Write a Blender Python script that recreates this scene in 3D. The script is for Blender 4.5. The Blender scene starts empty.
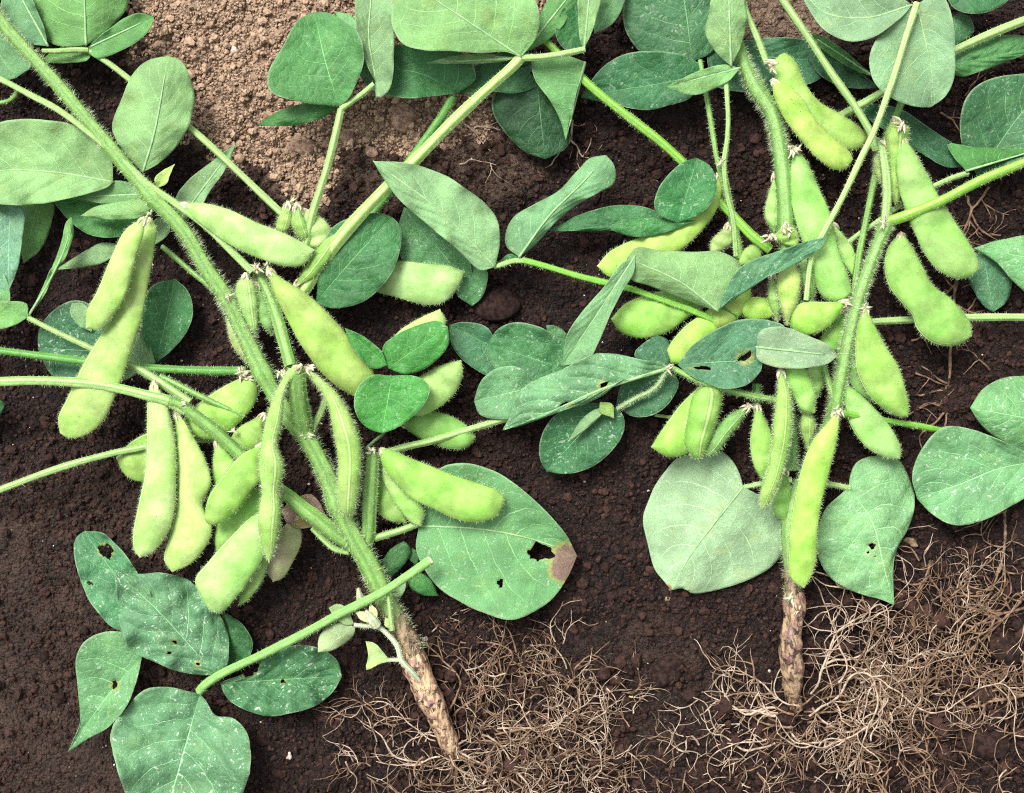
import bpy, math, random
import numpy as np
from mathutils import Vector, Matrix

random.seed(7)
RNG = np.random.default_rng(11)
S = 0.0005            # metres per unit of the layout grid, measured on the soil
CX, CY, H = 512.0, 396.5, 1500.0

scene = bpy.context.scene
col = scene.collection

# ------------------------------------------------------------------ helpers
def W(p, z):
    """layout position + height above the soil (same units) -> metres"""
    p = np.asarray(p, float)
    z = np.broadcast_to(np.asarray(z, float), p.shape[:-1])
    k = (H - z) / H
    return np.stack([(p[..., 0] - CX) * k * S, (CY - p[..., 1]) * k * S, z * S], -1)

def pts(s):
    if isinstance(s, str):
        return np.array([[float(a) for a in q.split(',')] for q in s.split()], float).reshape(-1, 2)
    return np.asarray(s, float)

def spline(P, n, even=True):
    """Catmull-Rom through P, n points resampled by arc length"""
    P = np.asarray(P, float)
    if len(P) == 2:
        t = np.linspace(0, 1, n)[:, None]
        return P[0] * (1 - t) + P[1] * t
    Q = np.vstack([2 * P[0] - P[1], P, 2 * P[-1] - P[-2]])
    out = []
    for i in range(1, len(Q) - 2):
        p0, p1, p2, p3 = Q[i - 1:i + 3]
        a = max(np.linalg.norm(p1 - p0), 1e-6) ** .5
        b = max(np.linalg.norm(p2 - p1), 1e-6) ** .5
        c = max(np.linalg.norm(p3 - p2), 1e-6) ** .5
        m1 = b * ((p1 - p0) / a - (p2 - p0) / (a + b)) + (p2 - p1)
        m2 = b * ((p3 - p2) / c - (p3 - p1) / (b + c)) + (p2 - p1)
        t = np.linspace(0, 1, 14, endpoint=False)[:, None]
        out.append((2*t**3 - 3*t**2 + 1) * p1 + (t**3 - 2*t**2 + t) * m1 + (-2*t**3 + 3*t**2) * p2 + (t**3 - t**2) * m2)
    out.append(Q[-2][None])
    C = np.vstack(out)
    d = np.concatenate([[0], np.cumsum(np.linalg.norm(np.diff(C, axis=0), axis=1))])
    s = np.linspace(0, d[-1], n)
    return np.stack([np.interp(s, d, C[:, k]) for k in range(C.shape[1])], -1)

class MB:
    """collects geometry for ONE mesh object"""
    def __init__(self):
        self.v, self.f, self.uv, self.mi, self.n = [], [], [], [], 0
        self.attr = {}
    def add(self, V, F, UV=None, mi=0):
        V = np.asarray(V, float).reshape(-1, 3)
        F = np.asarray(F, int)
        self.v.append(V)
        self.f.append(F + self.n)
        self.uv.append(np.zeros((len(V), 2)) if UV is None else np.asarray(UV, float).reshape(-1, 2))
        self.mi.append(np.full(len(F), mi, int))
        self.n += len(V)
    def build(self, name, mats, parent=None, smooth=True, color=None, attrs=None):
        V = np.vstack(self.v)
        me = bpy.data.meshes.new(name)
        if parent is not None:
            V = V - np.array(base_of(parent))
        nl = sum(f.size for f in self.f)
        npoly = sum(len(f) for f in self.f)
        me.vertices.add(len(V)); me.vertices.foreach_set('co', V.astype(np.float32).ravel())
        loops = np.concatenate([f.ravel() for f in self.f])
        sizes = np.concatenate([np.full(len(f), f.shape[1]) for f in self.f])
        me.loops.add(nl); me.polygons.add(npoly)
        me.loops.foreach_set('vertex_index', loops.astype(np.int32))
        st = np.concatenate([[0], np.cumsum(sizes)[:-1]])
        me.polygons.foreach_set('loop_start', st.astype(np.int32))
        me.polygons.foreach_set('material_index', np.concatenate(self.mi).astype(np.int32))
        me.polygons.foreach_set('use_smooth', np.full(npoly, smooth, bool))
        uvl = me.uv_layers.new(name='UVMap')
        UV = np.vstack(self.uv)
        uvl.data.foreach_set('uv', UV[loops].astype(np.float32).ravel())
        for k, a in (attrs or {}).items():
            at = me.attributes.new(k, 'FLOAT', 'POINT')
            at.data.foreach_set('value', np.asarray(a, np.float32))
        me.update(); me.validate()
        for m in (mats if isinstance(mats, (list, tuple)) else [mats]):
            me.materials.append(m)
        o = bpy.data.objects.new(name, me)
        col.objects.link(o)
        if parent is not None:
            o.parent = parent
        if color is not None:
            o.color = color
        return o

def base_of(o):
    v = Vector((0, 0, 0))
    while o is not None:
        v += o.location
        o = o.parent
    return v

def thing(name, label, cat, loc, group=None):
    o = bpy.data.objects.new(name, None)
    o.empty_display_size = .01
    col.objects.link(o)
    o.location = loc
    tag(o, label, cat, group)
    return o

def tag(o, label, cat, group=None):
    o['label'] = label
    o['category'] = cat
    if group:
        o['group'] = group
    return o

def hairs(mb, P, N, length, width, mi, lean=.5):
    """fine plant hairs: one thin spike at each point P along normal N"""
    n = len(P)
    if n == 0:
        return
    N = N + RNG.normal(0, lean, (n, 3))
    N /= np.linalg.norm(N, axis=1)[:, None]
    T = np.cross(N, RNG.normal(0, 1, (n, 3)))
    T /= np.linalg.norm(T, axis=1)[:, None] + 1e-9
    L = (length * RNG.uniform(.45, 1.15, n))[:, None]
    w = width * RNG.uniform(.7, 1.2, n)[:, None]
    V = np.empty((n, 3, 3))
    V[:, 0] = P - T * w * .5; V[:, 1] = P + T * w * .5; V[:, 2] = P + N * L
    mb.add(V.reshape(-1, 3), np.arange(n * 3).reshape(-1, 3), None, mi)

def ring_surface(mb, rings, uoff=0., mi=0, cap=True):
    """rings: (n, m, 3) closed cross sections"""
    n, m = rings.shape[:2]
    V = rings.reshape(-1, 3)
    # a seam column so that the UVs do not wrap
    Vs = np.concatenate([rings, rings[:, :1]], 1)
    u = np.repeat(np.linspace(0, 1, n)[:, None], m + 1, 1)
    v = np.repeat((np.linspace(0, 1, m + 1) + uoff)[None], n, 0)
    i, j = np.meshgrid(np.arange(n - 1), np.arange(m), indexing='ij')
    a = i * (m + 1) + j
    F = np.stack([a, a + 1, a + m + 2, a + m + 1], -1).reshape(-1, 4)
    mb.add(Vs.reshape(-1, 3), F, np.stack([u, v], -1), mi)
    if cap:
        for k, row in ((0, 0), (1, n - 1)):
            c = rings[row].mean(0)
            V = np.vstack([rings[row], c[None]])
            j = np.arange(m)
            F = np.stack([j, (j + 1) % m, np.full(m, m)], -1)
            if k == 0:
                F = F[:, ::-1]
            mb.add(V, F, np.full((m + 1, 2), (.02 if k == 0 else .98, )*2), mi)

def tube_rings(C, R, m=10, ridge=0., lobes=5, rough=0.):
    """cross sections of radius R round the 3-D centreline C"""
    n = len(C)
    T = np.gradient(C, axis=0)
    T /= np.linalg.norm(T, axis=1)[:, None] + 1e-12
    up = np.array([0, 0, 1.]) if abs(T[:, 2]).max() < .95 else np.array([1., 0, 0])
    A = np.cross(T, up); A /= np.linalg.norm(A, axis=1)[:, None] + 1e-12
    B = np.cross(A, T)
    th = np.linspace(0, 2 * np.pi, m, endpoint=False)
    rr = 1 + ridge * np.cos(lobes * th)
    rr = np.repeat(rr[None], n, 0)
    if rough:
        q = RNG.normal(0, 1, (n, m))
        q = (q + np.roll(q, 1, 0) + np.roll(q, 1, 1) + np.roll(q, -1, 1)) / 2
        rr = rr * (1 + rough * q)
    rr = rr * np.asarray(R)[:, None]
    return C[:, None] + A[:, None] * (np.cos(th)[None, :, None] * rr[..., None]) + B[:, None] * (np.sin(th)[None, :, None] * rr[..., None]), A, B

# ------------------------------------------------------------------ materials
class G:
    def __init__(self, name):
        self.m = bpy.data.materials.new(name)
        self.m.use_nodes = True
        self.t = self.m.node_tree
        self.t.nodes.clear()
        self.out = self.t.nodes.new('ShaderNodeOutputMaterial')
    def node(self, typ, ins=None, **kw):
        n = self.t.nodes.new('ShaderNode' + typ)
        for k, v in kw.items():
            setattr(n, k, v)
        for k, v in (ins or {}).items():
            self.set(n.inputs[k], v)
        return n
    def set(self, sock, v):
        if isinstance(v, bpy.types.NodeSocket):
            self.t.links.new(v, sock)
        elif isinstance(v, bpy.types.Node):
            self.t.links.new(v.outputs[0], sock)
        else:
            if isinstance(v, (tuple, list)) and len(v) == 3 and sock.type == 'RGBA':
                v = (*v, 1)
            sock.default_value = v
    def math(self, op, a, b=None, c=None, clamp=False):
        n = self.node('Math', operation=op, use_clamp=clamp)
        self.set(n.inputs[0], a)
        if b is not None: self.set(n.inputs[1], b)
        if c is not None: self.set(n.inputs[2], c)
        return n.outputs[0]
    def ramp(self, x, a, b, lo=0., hi=1.):
        n = self.node('MapRange', {0: x, 1: a, 2: b, 3: lo, 4: hi}, interpolation_type='SMOOTHSTEP')
        return n.outputs[0]
    def mix(self, f, a, b, blend='MIX'):
        n = self.node('Mix', data_type='RGBA', blend_type=blend)
        self.set(n.inputs[0], f); self.set(n.inputs[6], a); self.set(n.inputs[7], b)
        return n.outputs[2]
    def noise(self, vec, scale, detail=2., rough=.5):
        n = self.node('TexNoise', {'Scale': scale, 'Detail': detail, 'Roughness': rough})
        if vec is not None: self.set(n.inputs['Vector'], vec)
        return n
    def voro(self, vec, scale, feature='F1'):
        n = self.node('TexVoronoi', {'Scale': scale}, feature=feature)
        if vec is not None: self.set(n.inputs['Vector'], vec)
        return n
    def attr(self, name, typ='GEOMETRY'):
        return self.node('Attribute', attribute_name=name, attribute_type=typ)
    def finish(self, bsdf):
        self.t.links.new(bsdf.outputs[0], self.out.inputs[0])
        return self.m

def leaf_material(name, under):
    g = G(name)
    oi = g.node('ObjectInfo')
    tc = g.node('TexCoord')
    obj = tc.outputs['Object']
    rnd = g.node('VectorMath', {0: obj, 1: oi.outputs['Random']}, operation='ADD').outputs[0]
    uv = g.node('SeparateXYZ', {0: tc.outputs['UV']})
    u = uv.outputs[0]
    v = g.math('MULTIPLY_ADD', uv.outputs[1], 2., -1.)
    av = g.math('ABSOLUTE', v)
    n1 = g.noise(rnd, 160., 3., .6)
    wob = g.math('MULTIPLY_ADD', n1.outputs[0], .5, -.25)
    side = g.math('MULTIPLY', g.math('SIGN', v), .22)
    ph = g.math('SUBTRACT', u, g.math('MULTIPLY', g.math('POWER', av, 1.15), .34))
    ph = g.math('ADD', g.math('ADD', g.math('MULTIPLY', ph, 7.), g.math('MULTIPLY', wob, .55)), side)
    fr = g.math('FRACT', ph)
    d = g.math('ABSOLUTE', g.math('SUBTRACT', fr, .5))          # .5 on the vein
    lat = g.ramp(d, .462, .492)
    lat = g.math('MULTIPLY', lat, g.ramp(av, .35, 1.0, 1., .1))
    lat = g.math('MULTIPLY', lat, g.ramp(g.noise(rnd, 70., 1.).outputs[0], .3, .6, .45, 1.))
    mid = g.ramp(g.math('ADD', av, g.math('MULTIPLY', wob, .02)), .004, .021, 1., 0.)
    # fine net of minor veins
    nw = g.noise(rnd, 500., 2.)
    wv = g.node('VectorMath', {0: rnd, 1: g.node('VectorMath', {0: nw.outputs['Color'], 3: .0012}, operation='SCALE').outputs[0]}, operation='ADD').outputs[0]
    net = g.ramp(g.voro(wv, 330., 'DISTANCE_TO_EDGE').outputs[0], .0, .06, 1., 0.)
    net2 = g.ramp(g.voro(wv, 900., 'DISTANCE_TO_EDGE').outputs[0], .0, .1, 1., 0.)
    netm = g.math('MAXIMUM', g.math('MULTIPLY', net, .26), g.math('MULTIPLY', net2, .08))
    vein = g.math('MAXIMUM', g.math('MULTIPLY', lat, .95), netm)
    vein = g.math('MAXIMUM', vein, mid)
    # leaf tissue tone
    big = g.noise(rnd, 55., 3., .55)
    fine = g.noise(rnd, 1400., 2., .6)
    tone = g.math('ADD', g.ramp(big.outputs[0], .3, .7, .78, 1.2), g.math('MULTIPLY_ADD', fine.outputs[0], .26, -.13))
    base = g.node('VectorMath', {0: oi.outputs['Color'], 3: tone}, operation='SCALE').outputs[0]
    hue = g.noise(rnd, 90., 2.)
    base = g.mix(g.ramp(hue.outputs[0], .5, .75, 0., .35), base,
                 g.node('VectorMath', {0: base, 1: (1.35, 1.02, .7)}, operation='MULTIPLY').outputs[0])
    veincol = g.node('VectorMath', {0: g.node('VectorMath', {0: oi.outputs['Color'], 3: 1.5 if under else 1.7}, operation='SCALE').outputs[0],
                                    1: (.13, .15, .09) if under else (.10, .14, .07)}, operation='ADD').outputs[0]
    c = g.mix(g.math('MULTIPLY', vein, .95 if under else 1.), base, veincol)
    # chewed and sucked pale flecks left by insects
    def streaks(sc, rot, lo, top, squash):
        r0 = g.node('VectorRotate', rotation_type='Z_AXIS'); g.set(r0.inputs['Vector'], wv)
        g.set(r0.inputs['Angle'], g.math('MULTIPLY_ADD', oi.outputs['Random'], 6.28, rot))
        st = g.node('Mapping', {'Scale': (1., squash, 1.)}); g.set(st.inputs[0], r0.outputs[0])
        f = g.voro(st.outputs[0], sc)
        q = g.node('SeparateColor', {0: f.outputs['Color']})
        return g.ramp(g.math('SUBTRACT', f.outputs[0], g.ramp(q.outputs[0], lo, 1., -.05, top)), -.07, .02, 1., 0.)
    fl = g.math('MAXIMUM', streaks(640., .7, .5, .34, .36), streaks(600., -.8, .55, .36, .32))
    fl2 = streaks(1000., .1, .45, .42, .8)
    fl3 = g.math('MULTIPLY', streaks(300., .4, .88, .2, .6), .8)
    fl = g.math('MAXIMUM', fl, fl3)
    msk = g.ramp(g.noise(rnd, 110., 2.).outputs[0], .38, .54)
    flk = g.math('MULTIPLY', g.math('MAXIMUM', fl, g.math('MULTIPLY', fl2, .8)), msk)
    flk = g.math('MULTIPLY', flk, g.ramp(g.noise(rnd, 450., 2.).outputs[0], .3, .6, .35, 1.))
    flk = g.math('MULTIPLY', flk, oi.outputs['Alpha'], clamp=True)
    c = g.mix(flk, c, (.52, .58, .48))
    # pale rim paints in the light that leaf edges catch; then withered tissue
    rim = g.ramp(av, .955, .995)
    c = g.mix(g.math('MULTIPLY', rim, .55), c, (.30, .42, .24))
    br = g.attr('brown').outputs['Fac']
    brn = g.ramp(g.math('ADD', br, g.math('MULTIPLY_ADD', fine.outputs[0], .5, -.25)), .45, .62)
    br = g.math('ADD', br, g.math('MULTIPLY', g.ramp(br, .02, .3), g.math('MULTIPLY_ADD', g.noise(rnd, 260., 4., .7).outputs[0], .9, -.45)))
    brn = g.ramp(g.math('ADD', br, g.math('MULTIPLY_ADD', fine.outputs[0], .3, -.15)), .4, .62)
    yel = g.ramp(g.math('ADD', br, g.math('MULTIPLY', wob, .8)), .12, .5)
    c = g.mix(g.math('MULTIPLY', yel, .75), c, (.36, .35, .08))
    c = g.mix(brn, c, g.mix(fine.outputs[0], (.10, .06, .045), (.34, .24, .18)))
    hgt = g.math('MULTIPLY', vein, 1.0 if under else -1.0)
    hgt = g.math('ADD', hgt, g.math('MULTIPLY', g.noise(rnd, 420., 3., .6).outputs[0], .8))
    hgt = g.math('ADD', hgt, g.math('MULTIPLY', flk, -.4))
    q1 = g.voro(wv, 330.); q2 = g.voro(wv, 170.)
    quilt = g.math('ADD', g.math('MULTIPLY', q1.outputs[0], -1.2), g.math('MULTIPLY', g.math('POWER', q2.outputs[0], 2.), -2.6))
    hgt = g.math('ADD', hgt, g.math('MULTIPLY', quilt, -.3 if under else .6))
    bump = g.node('Bump', {'Strength': .5, 'Distance': .0010, 'Height': hgt})
    p = g.node('BsdfPrincipled', {'Base Color': c, 'Roughness': .62 if under else .5, 'Normal': bump.outputs[0]})
    p.inputs['Specular IOR Level'].default_value = .25 if under else .3
    tr = g.node('BsdfTranslucent', {'Color': g.node('VectorMath', {0: c, 1: (1.3, 1.45, .7)}, operation='MULTIPLY').outputs[0], 'Normal': bump.outputs[0]})
    mx = g.node('MixShader', {0: .2}); g.set(mx.inputs[1], p); g.set(mx.inputs[2], tr)
    return g.finish(mx)

def pod_material():
    g = G('pod_skin')
    oi = g.node('ObjectInfo')
    tc = g.node('TexCoord'); obj = tc.outputs['Object']
    rnd = g.node('VectorMath', {0: obj, 1: oi.outputs['Random']}, operation='ADD').outputs[0]
    uv = g.node('SeparateXYZ', {0: tc.outputs['UV']})
    u, v = uv.outputs[0], uv.outputs[1]
    # sutures at v = 0 and .5
    s = g.math('ABSOLUTE', g.math('SUBTRACT', g.math('FRACT', g.math('MULTIPLY', v, 2.)), .5))
    sut = g.ramp(s, .462, .488)
    groove = g.math('MULTIPLY', g.ramp(s, .42, .455), g.ramp(s, .46, .485, 1., 0.))
    big = g.noise(rnd, 120., 3., .55)
    fine = g.noise(rnd, 1500., 3., .6)
    mo = g.noise(rnd, 380., 3., .6)
    tone = g.math('ADD', g.ramp(big.outputs[0], .3, .7, .8, 1.14), g.math('MULTIPLY_ADD', mo.outputs[0], .3, -.15))
    tone = g.math('ADD', tone, g.math('MULTIPLY_ADD', fine.outputs[0], .14, -.07))
    base = g.node('VectorMath', {0: oi.outputs['Color'], 3: tone}, operation='SCALE').outputs[0]
    b2 = g.noise(rnd, 75., 2.)
    base = g.mix(g.ramp(b2.outputs[0], .42, .68, 0., .8), base,
                 g.node('VectorMath', {0: base, 1: (.74, .94, .62)}, operation='MULTIPLY').outputs[0])
    c = g.mix(g.math('MULTIPLY', sut, .55), base, (.48, .58, .28))
    c = g.mix(g.math('MULTIPLY', groove, .4), c, (.13, .26, .05))
    # brown ends
    endb = g.math('MAXIMUM', g.ramp(u, .975, .995), g.ramp(u, .0, .035, 1., 0.))
    c = g.mix(g.math('MULTIPLY', endb, .7), c, (.40, .34, .22))
    # specks of dirt and scars
    sp = g.voro(rnd, 900.)
    rr = g.node('SeparateColor', {0: sp.outputs['Color']})
    spk = g.math('MULTIPLY', g.ramp(g.math('SUBTRACT', sp.outputs[0], g.ramp(rr.outputs[0], .7, 1., 0., .26)), -.06, .0, 1., 0.),
                 g.ramp(g.noise(rnd, 95., 2.).outputs[0], .54, .66))
    c = g.mix(g.math('MULTIPLY', spk, .85), c, (.07, .055, .03))
    hgt = g.math('ADD', g.math('MULTIPLY', mo.outputs[0], 1.), g.math('MULTIPLY', fine.outputs[0], .45))
    hgt = g.math('ADD', hgt, g.math('MULTIPLY', groove, -.5))
    bump = g.node('Bump', {'Strength': .4, 'Distance': .0005, 'Height': hgt})
    p = g.node('BsdfPrincipled', {'Base Color': c, 'Roughness': .6, 'Normal': bump.outputs[0]})
    p.inputs['Specular IOR Level'].default_value = .3
    p.inputs['Subsurface Weight'].default_value = .0
    p.inputs['Subsurface Radius'].default_value = (.0012, .0018, .0006)
    p.inputs['Subsurface Scale'].default_value = 1.
    return g.finish(p)

def stem_material():
    g = G('stem_skin')
    oi = g.node('ObjectInfo')
    tc = g.node('TexCoord'); obj = tc.outputs['Object']
    uv = g.node('SeparateXYZ', {0: tc.outputs['UV']})
    v = uv.outputs[1]
    st = g.math('SINE', g.math('MULTIPLY', v, 2 * math.pi * 5))
    n = g.noise(obj, 260., 3., .6)
    stripe = g.math('MULTIPLY', g.ramp(st, -1., .1, 1., 0.), g.ramp(n.outputs[0], .3, .6, .25, .8))
    fine = g.noise(obj, 1300., 2., .6)
    tone = g.math('ADD', g.ramp(n.outputs[0], .3, .7, .82, 1.15), g.math('MULTIPLY_ADD', fine.outputs[0], .4, -.2))
    base = g.node('VectorMath', {0: oi.outputs['Color'], 3: tone}, operation='SCALE').outputs[0]
    dark = g.node('VectorMath', {0: base, 1: (.42, .60, .45)}, operation='MULTIPLY').outputs[0]
    c = g.mix(stripe, base, dark)
    bk = g.attr('bark').outputs['Fac']
    bm = g.ramp(g.math('ADD', bk, g.math('MULTIPLY_ADD', n.outputs[0], .9, -.45)), .3, .7)
    bn = g.noise(obj, 330., 4., .65)
    sv = g.node('Mapping', {'Scale': (1., .28, 1.), 'Rotation': (0, 0, .25)}); g.set(sv.inputs[0], obj)
    bs = g.noise(sv.outputs[0], 520., 4., .65)
    bark = g.mix(g.ramp(bs.outputs[0], .38, .62), (.11, .062, .042), (.40, .285, .165))
    bark = g.mix(g.ramp(g.noise(obj, 190., 3.).outputs[0], .5, .68, 0., .7), bark, (.20, .085, .10))
    dirt = g.ramp(g.noise(obj, 210., 7., .8).outputs[0], .52, .57)
    bark = g.mix(g.math('MULTIPLY', dirt, g.ramp(bk, .2, .9)), bark, (.028, .018, .014))
    cr_ = g.node('SeparateColor', {0: oi.outputs['Color']})
    bark = g.node('VectorMath', {0: bark, 3: g.ramp(cr_.outputs[0], .2, .5, .8, 1.5)}, operation='SCALE').outputs[0]
    c = g.mix(bm, c, bark)
    hgt = g.math('ADD', g.math('MULTIPLY', fine.outputs[0], .5), g.math('MULTIPLY', bn.outputs[0], .9))
    bump = g.node('Bump', {'Strength': .5, 'Distance': .0006, 'Height': hgt})
    p = g.node('BsdfPrincipled', {'Base Color': c, 'Roughness': .5, 'Normal': bump.outputs[0]})
    p.inputs['Specular IOR Level'].default_value = .4
    return g.finish(p)

def simple_material(name, a, b, scale, rough=.8, bump=.4, spec=.2, tr=0., island=False):
    g = G(name)
    tc = g.node('TexCoord'); obj = tc.outputs['Object']
    n = g.noise(obj, scale, 4., .65)
    f = g.ramp(n.outputs[0], .35, .65)
    if island:
        f = g.math('ADD', g.math('MULTIPLY', f, .45), g.math('MULTIPLY', g.node('NewGeometry').outputs['Random Per Island'], .65))
    c = g.mix(f, a, b)
    bp = g.node('Bump', {'Strength': bump, 'Distance': .0006, 'Height': n.outputs[0]})
    p = g.node('BsdfPrincipled', {'Base Color': c, 'Roughness': rough, 'Normal': bp.outputs[0]})
    p.inputs['Specular IOR Level'].default_value = spec
    if tr:
        t = g.node('BsdfTranslucent', {'Color': c})
        mx = g.node('MixShader', {0: tr}); g.set(mx.inputs[1], p); g.set(mx.inputs[2], t)
        return g.finish(mx)
    return g.finish(p)

def soil_material():
    g = G('soil_surface')
    tc = g.node('TexCoord'); obj = tc.outputs['Object']
    tone = g.attr('tone').outputs['Fac']
    dry = g.attr('dry').outputs['Fac']
    n = g.noise(obj, 900., 4., .7)
    n2 = g.noise(obj, 60., 3., .6)
    wn = g.noise(obj, 700., 2.)
    wv = g.node('VectorMath', {0: obj, 1: g.node('VectorMath', {0: wn.outputs['Color'], 3: .0009}, operation='SCALE').outputs[0]}, operation='ADD').outputs[0]
    v1 = g.voro(wv, 560.); v2 = g.voro(wv, 1050.)
    c1 = g.node('SeparateColor', {0: v1.outputs['Color']}); c2 = g.node('SeparateColor', {0: v2.outputs['Color']})
    grain = g.math('ADD', g.math('MULTIPLY_ADD', c1.outputs[0], .5, -.25), g.math('MULTIPLY_ADD', c2.outputs[0], .5, -.25))
    t = g.math('ADD', g.math('ADD', tone, grain), g.math('MULTIPLY_ADD', n.outputs[0], .5, -.25), clamp=True)
    wet = g.mix(t, (.0022, .0010, .0008), (.040, .0195, .0148))
    wet = g.mix(g.ramp(n2.outputs[0], .45, .7, 0., .4), wet, g.mix(t, (.004, .0019, .0014), (.040, .021, .016)))
    dr = g.mix(t, (.14, .088, .06), (.45, .315, .215))
    c = g.mix(dry, wet, dr)
    gl = g.voro(obj, 650.)
    rr = g.node('SeparateColor', {0: gl.outputs['Color']})
    grit = g.ramp(g.math('SUBTRACT', gl.outputs[0], g.ramp(rr.outputs[1], .955, 1., 0., .3)), -.1, .0, 1., 0.)
    c = g.mix(g.math('MULTIPLY', grit, .7), c, (.26, .2, .165))
    h = g.math('ADD', g.math('MULTIPLY', n.outputs[0], .7), g.math('MULTIPLY', g.noise(obj, 2600., 3., .7).outputs[0], .4))
    h = g.math('SUBTRACT', h, g.math('MULTIPLY', v1.outputs[0], 1.3))
    h = g.math('SUBTRACT', h, g.math('MULTIPLY', v2.outputs[0], .7))
    bp = g.node('Bump', {'Strength': 1., 'Distance': .0016, 'Height': h})
    p = g.node('BsdfPrincipled', {'Base Color': c, 'Roughness': .7, 'Normal': bp.outputs[0]})
    p.inputs['Specular IOR Level'].default_value = .3
    return g.finish(p)

M_UP = leaf_material('leaf_upper_side', False)
M_UN = leaf_material('leaf_underside', True)
M_POD = pod_material()
M_STEM = stem_material()
M_HAIR = simple_material('plant_hair', (.44, .56, .28), (.70, .76, .54), 300., .5, 0., .3, .3)
M_CALYX = simple_material('withered_calyx', (.30, .22, .14), (.62, .58, .44), 500., .8, .6)
M_ROOT = simple_material('root_tan', (.065, .039, .024), (.25, .16, .10), 260., .75, .4)
M_ROOTP = simple_material('root_pale', (.18, .125, .085), (.46, .36, .27), 300., .7, .4)
M_SOIL = soil_material()
M_CLOD = simple_material('soil_clod_dark', (.007, .0033, .0026), (.034, .0175, .0138), 420., .95, .9)
M_CLODD = simple_material('soil_clod_dry', (.13, .08, .055), (.34, .225, .165), 420., .95, .9)
M_CRUMB = simple_material('crumb_dark', (.005, .0024, .0019), (.060, .030, .0228), 900., .9, .9, island=True)
M_CRUMBD = simple_material('crumb_dry', (.20, .132, .09), (.42, .295, .20), 900., .9, .9, island=True)
M_GRIT = simple_material('pale_grit', (.32, .24, .19), (.62, .56, .50), 500., .8, .3)
M_DEAD = simple_material('dead_leaf', (.10, .06, .035), (.30, .22, .14), 260., .8, .7)
M_RIB = simple_material('leaf_midrib', (.20, .36, .15), (.32, .47, .24), 300., .5, .2, .3, .1)
M_BUD = simple_material('young_bud', (.36, .44, .24), (.62, .66, .44), 400., .6, .5, .3, .15)
# ------------------------------------------------------------------ soil
def hash2(ix, iy, k):
    x = (ix.astype(np.int64) * 374761393 + iy.astype(np.int64) * 668265263 + k * 974634777) & 0xFFFFFFFF
    x = ((x ^ (x >> 13)) * 1274126177) & 0xFFFFFFFF
    x = ((x ^ (x >> 16)) * 2246822519) & 0xFFFFFFFF
    return ((x ^ (x >> 15)) & 0xFFFFFF) / float(0x1000000)

def vnoise(x, y, s, k):
    x = x / s; y = y / s
    ix, iy = np.floor(x), np.floor(y)
    fx, fy = x - ix, y - iy
    fx = fx*fx*fx*(fx*(fx*6-15)+10); fy = fy*fy*fy*(fy*(fy*6-15)+10)
    a = hash2(ix, iy, k); b = hash2(ix+1, iy, k); c = hash2(ix, iy+1, k); d = hash2(ix+1, iy+1, k)
    return (a*(1-fx)+b*fx)*(1-fy) + (c*(1-fx)+d*fx)*fy

def fbm(x, y, s, k, o=4):
    r, a, t = 0, 1., 0
    for i in range(o):
        r = r + a * vnoise(x, y, s / 2**i, k + i); t += a; a *= .5
    return r / t

def crumbs(x, y, s, k, keep):
    """packed rounded crumbs of cell size s: (height, tone of the crumb)"""
    ix, iy = np.floor(x / s), np.floor(y / s)
    best = np.zeros_like(x); tone = np.full_like(x, .5)
    for dx in (-1, 0, 1):
        for dy in (-1, 0, 1):
            cx, cy = ix + dx, iy + dy
            px = (cx + .1 + .8 * hash2(cx, cy, k)) * s
            py = (cy + .1 + .8 * hash2(cx, cy, k + 1)) * s
            r = s * (.28 + .42 * hash2(cx, cy, k + 2)) * (hash2(cx, cy, k + 3) < keep)
            an = hash2(cx, cy, k + 5) * 3.14
            ex, ey = x - px, y - py
            u = (ex * np.cos(an) + ey * np.sin(an)) * (.8 + .5 * hash2(cx, cy, k + 6)); w = -ex * np.sin(an) + ey * np.cos(an)
            d2 = r * r - (np.abs(u)**2.4 + np.abs(w)**2.4)**(2/2.4)
            h = np.sqrt(np.maximum(d2, 0)) * .85
            m = h > best
            best = np.where(m, h, best)
            tone = np.where(m, hash2(cx, cy, k + 4), tone)
    return best, tone

def smooth(a, b, x):
    t = np.clip((x - a) / (b - a), 0, 1)
    return t * t * (3 - 2 * t)

def dryness(x, y):
    n = fbm(x, y, 60., 91, 4) - .5
    n2 = fbm(x, y, 18., 191, 3) - .5
    # the crust of the bed is dry towards the far edge of the row
    d = 1 - ((np.maximum(x - 300, 0) / 235)**2 + (np.minimum(x - 300, 0) / 185)**2 + ((y + 30) / 222)**2)
    a = smooth(-.12, .62, d + n * 1.1 + n2 * .5)
    b = smooth(.0, .5, 1 - ((x - 790) / 70)**2 - ((y - 20) / 45)**2 + n * 1.1) * .6
    c = smooth(.0, .7, 1 - ((x - 60) / 190)**2 - ((y - 640) / 230)**2 + n * .9) * .07
    e = smooth(.0, .7, 1 - ((x - 430) / 130)**2 - ((y - 160) / 60)**2 + n * 1.3) * .22
    f = smooth(.0, .7, 1 - ((x - 640) / 130)**2 - ((y - 690) / 90)**2 + n * .9) * .05
    return np.clip(np.maximum.reduce([a, b, c, e, f]), 0, 1)

def relief(x, y):
    z = (fbm(x, y, 170., 5, 3) - .5) * 22 + (fbm(x, y, 45., 15, 3) - .5) * 12
    return z - 11 + 5 * smooth(150, -40, y)

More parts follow.
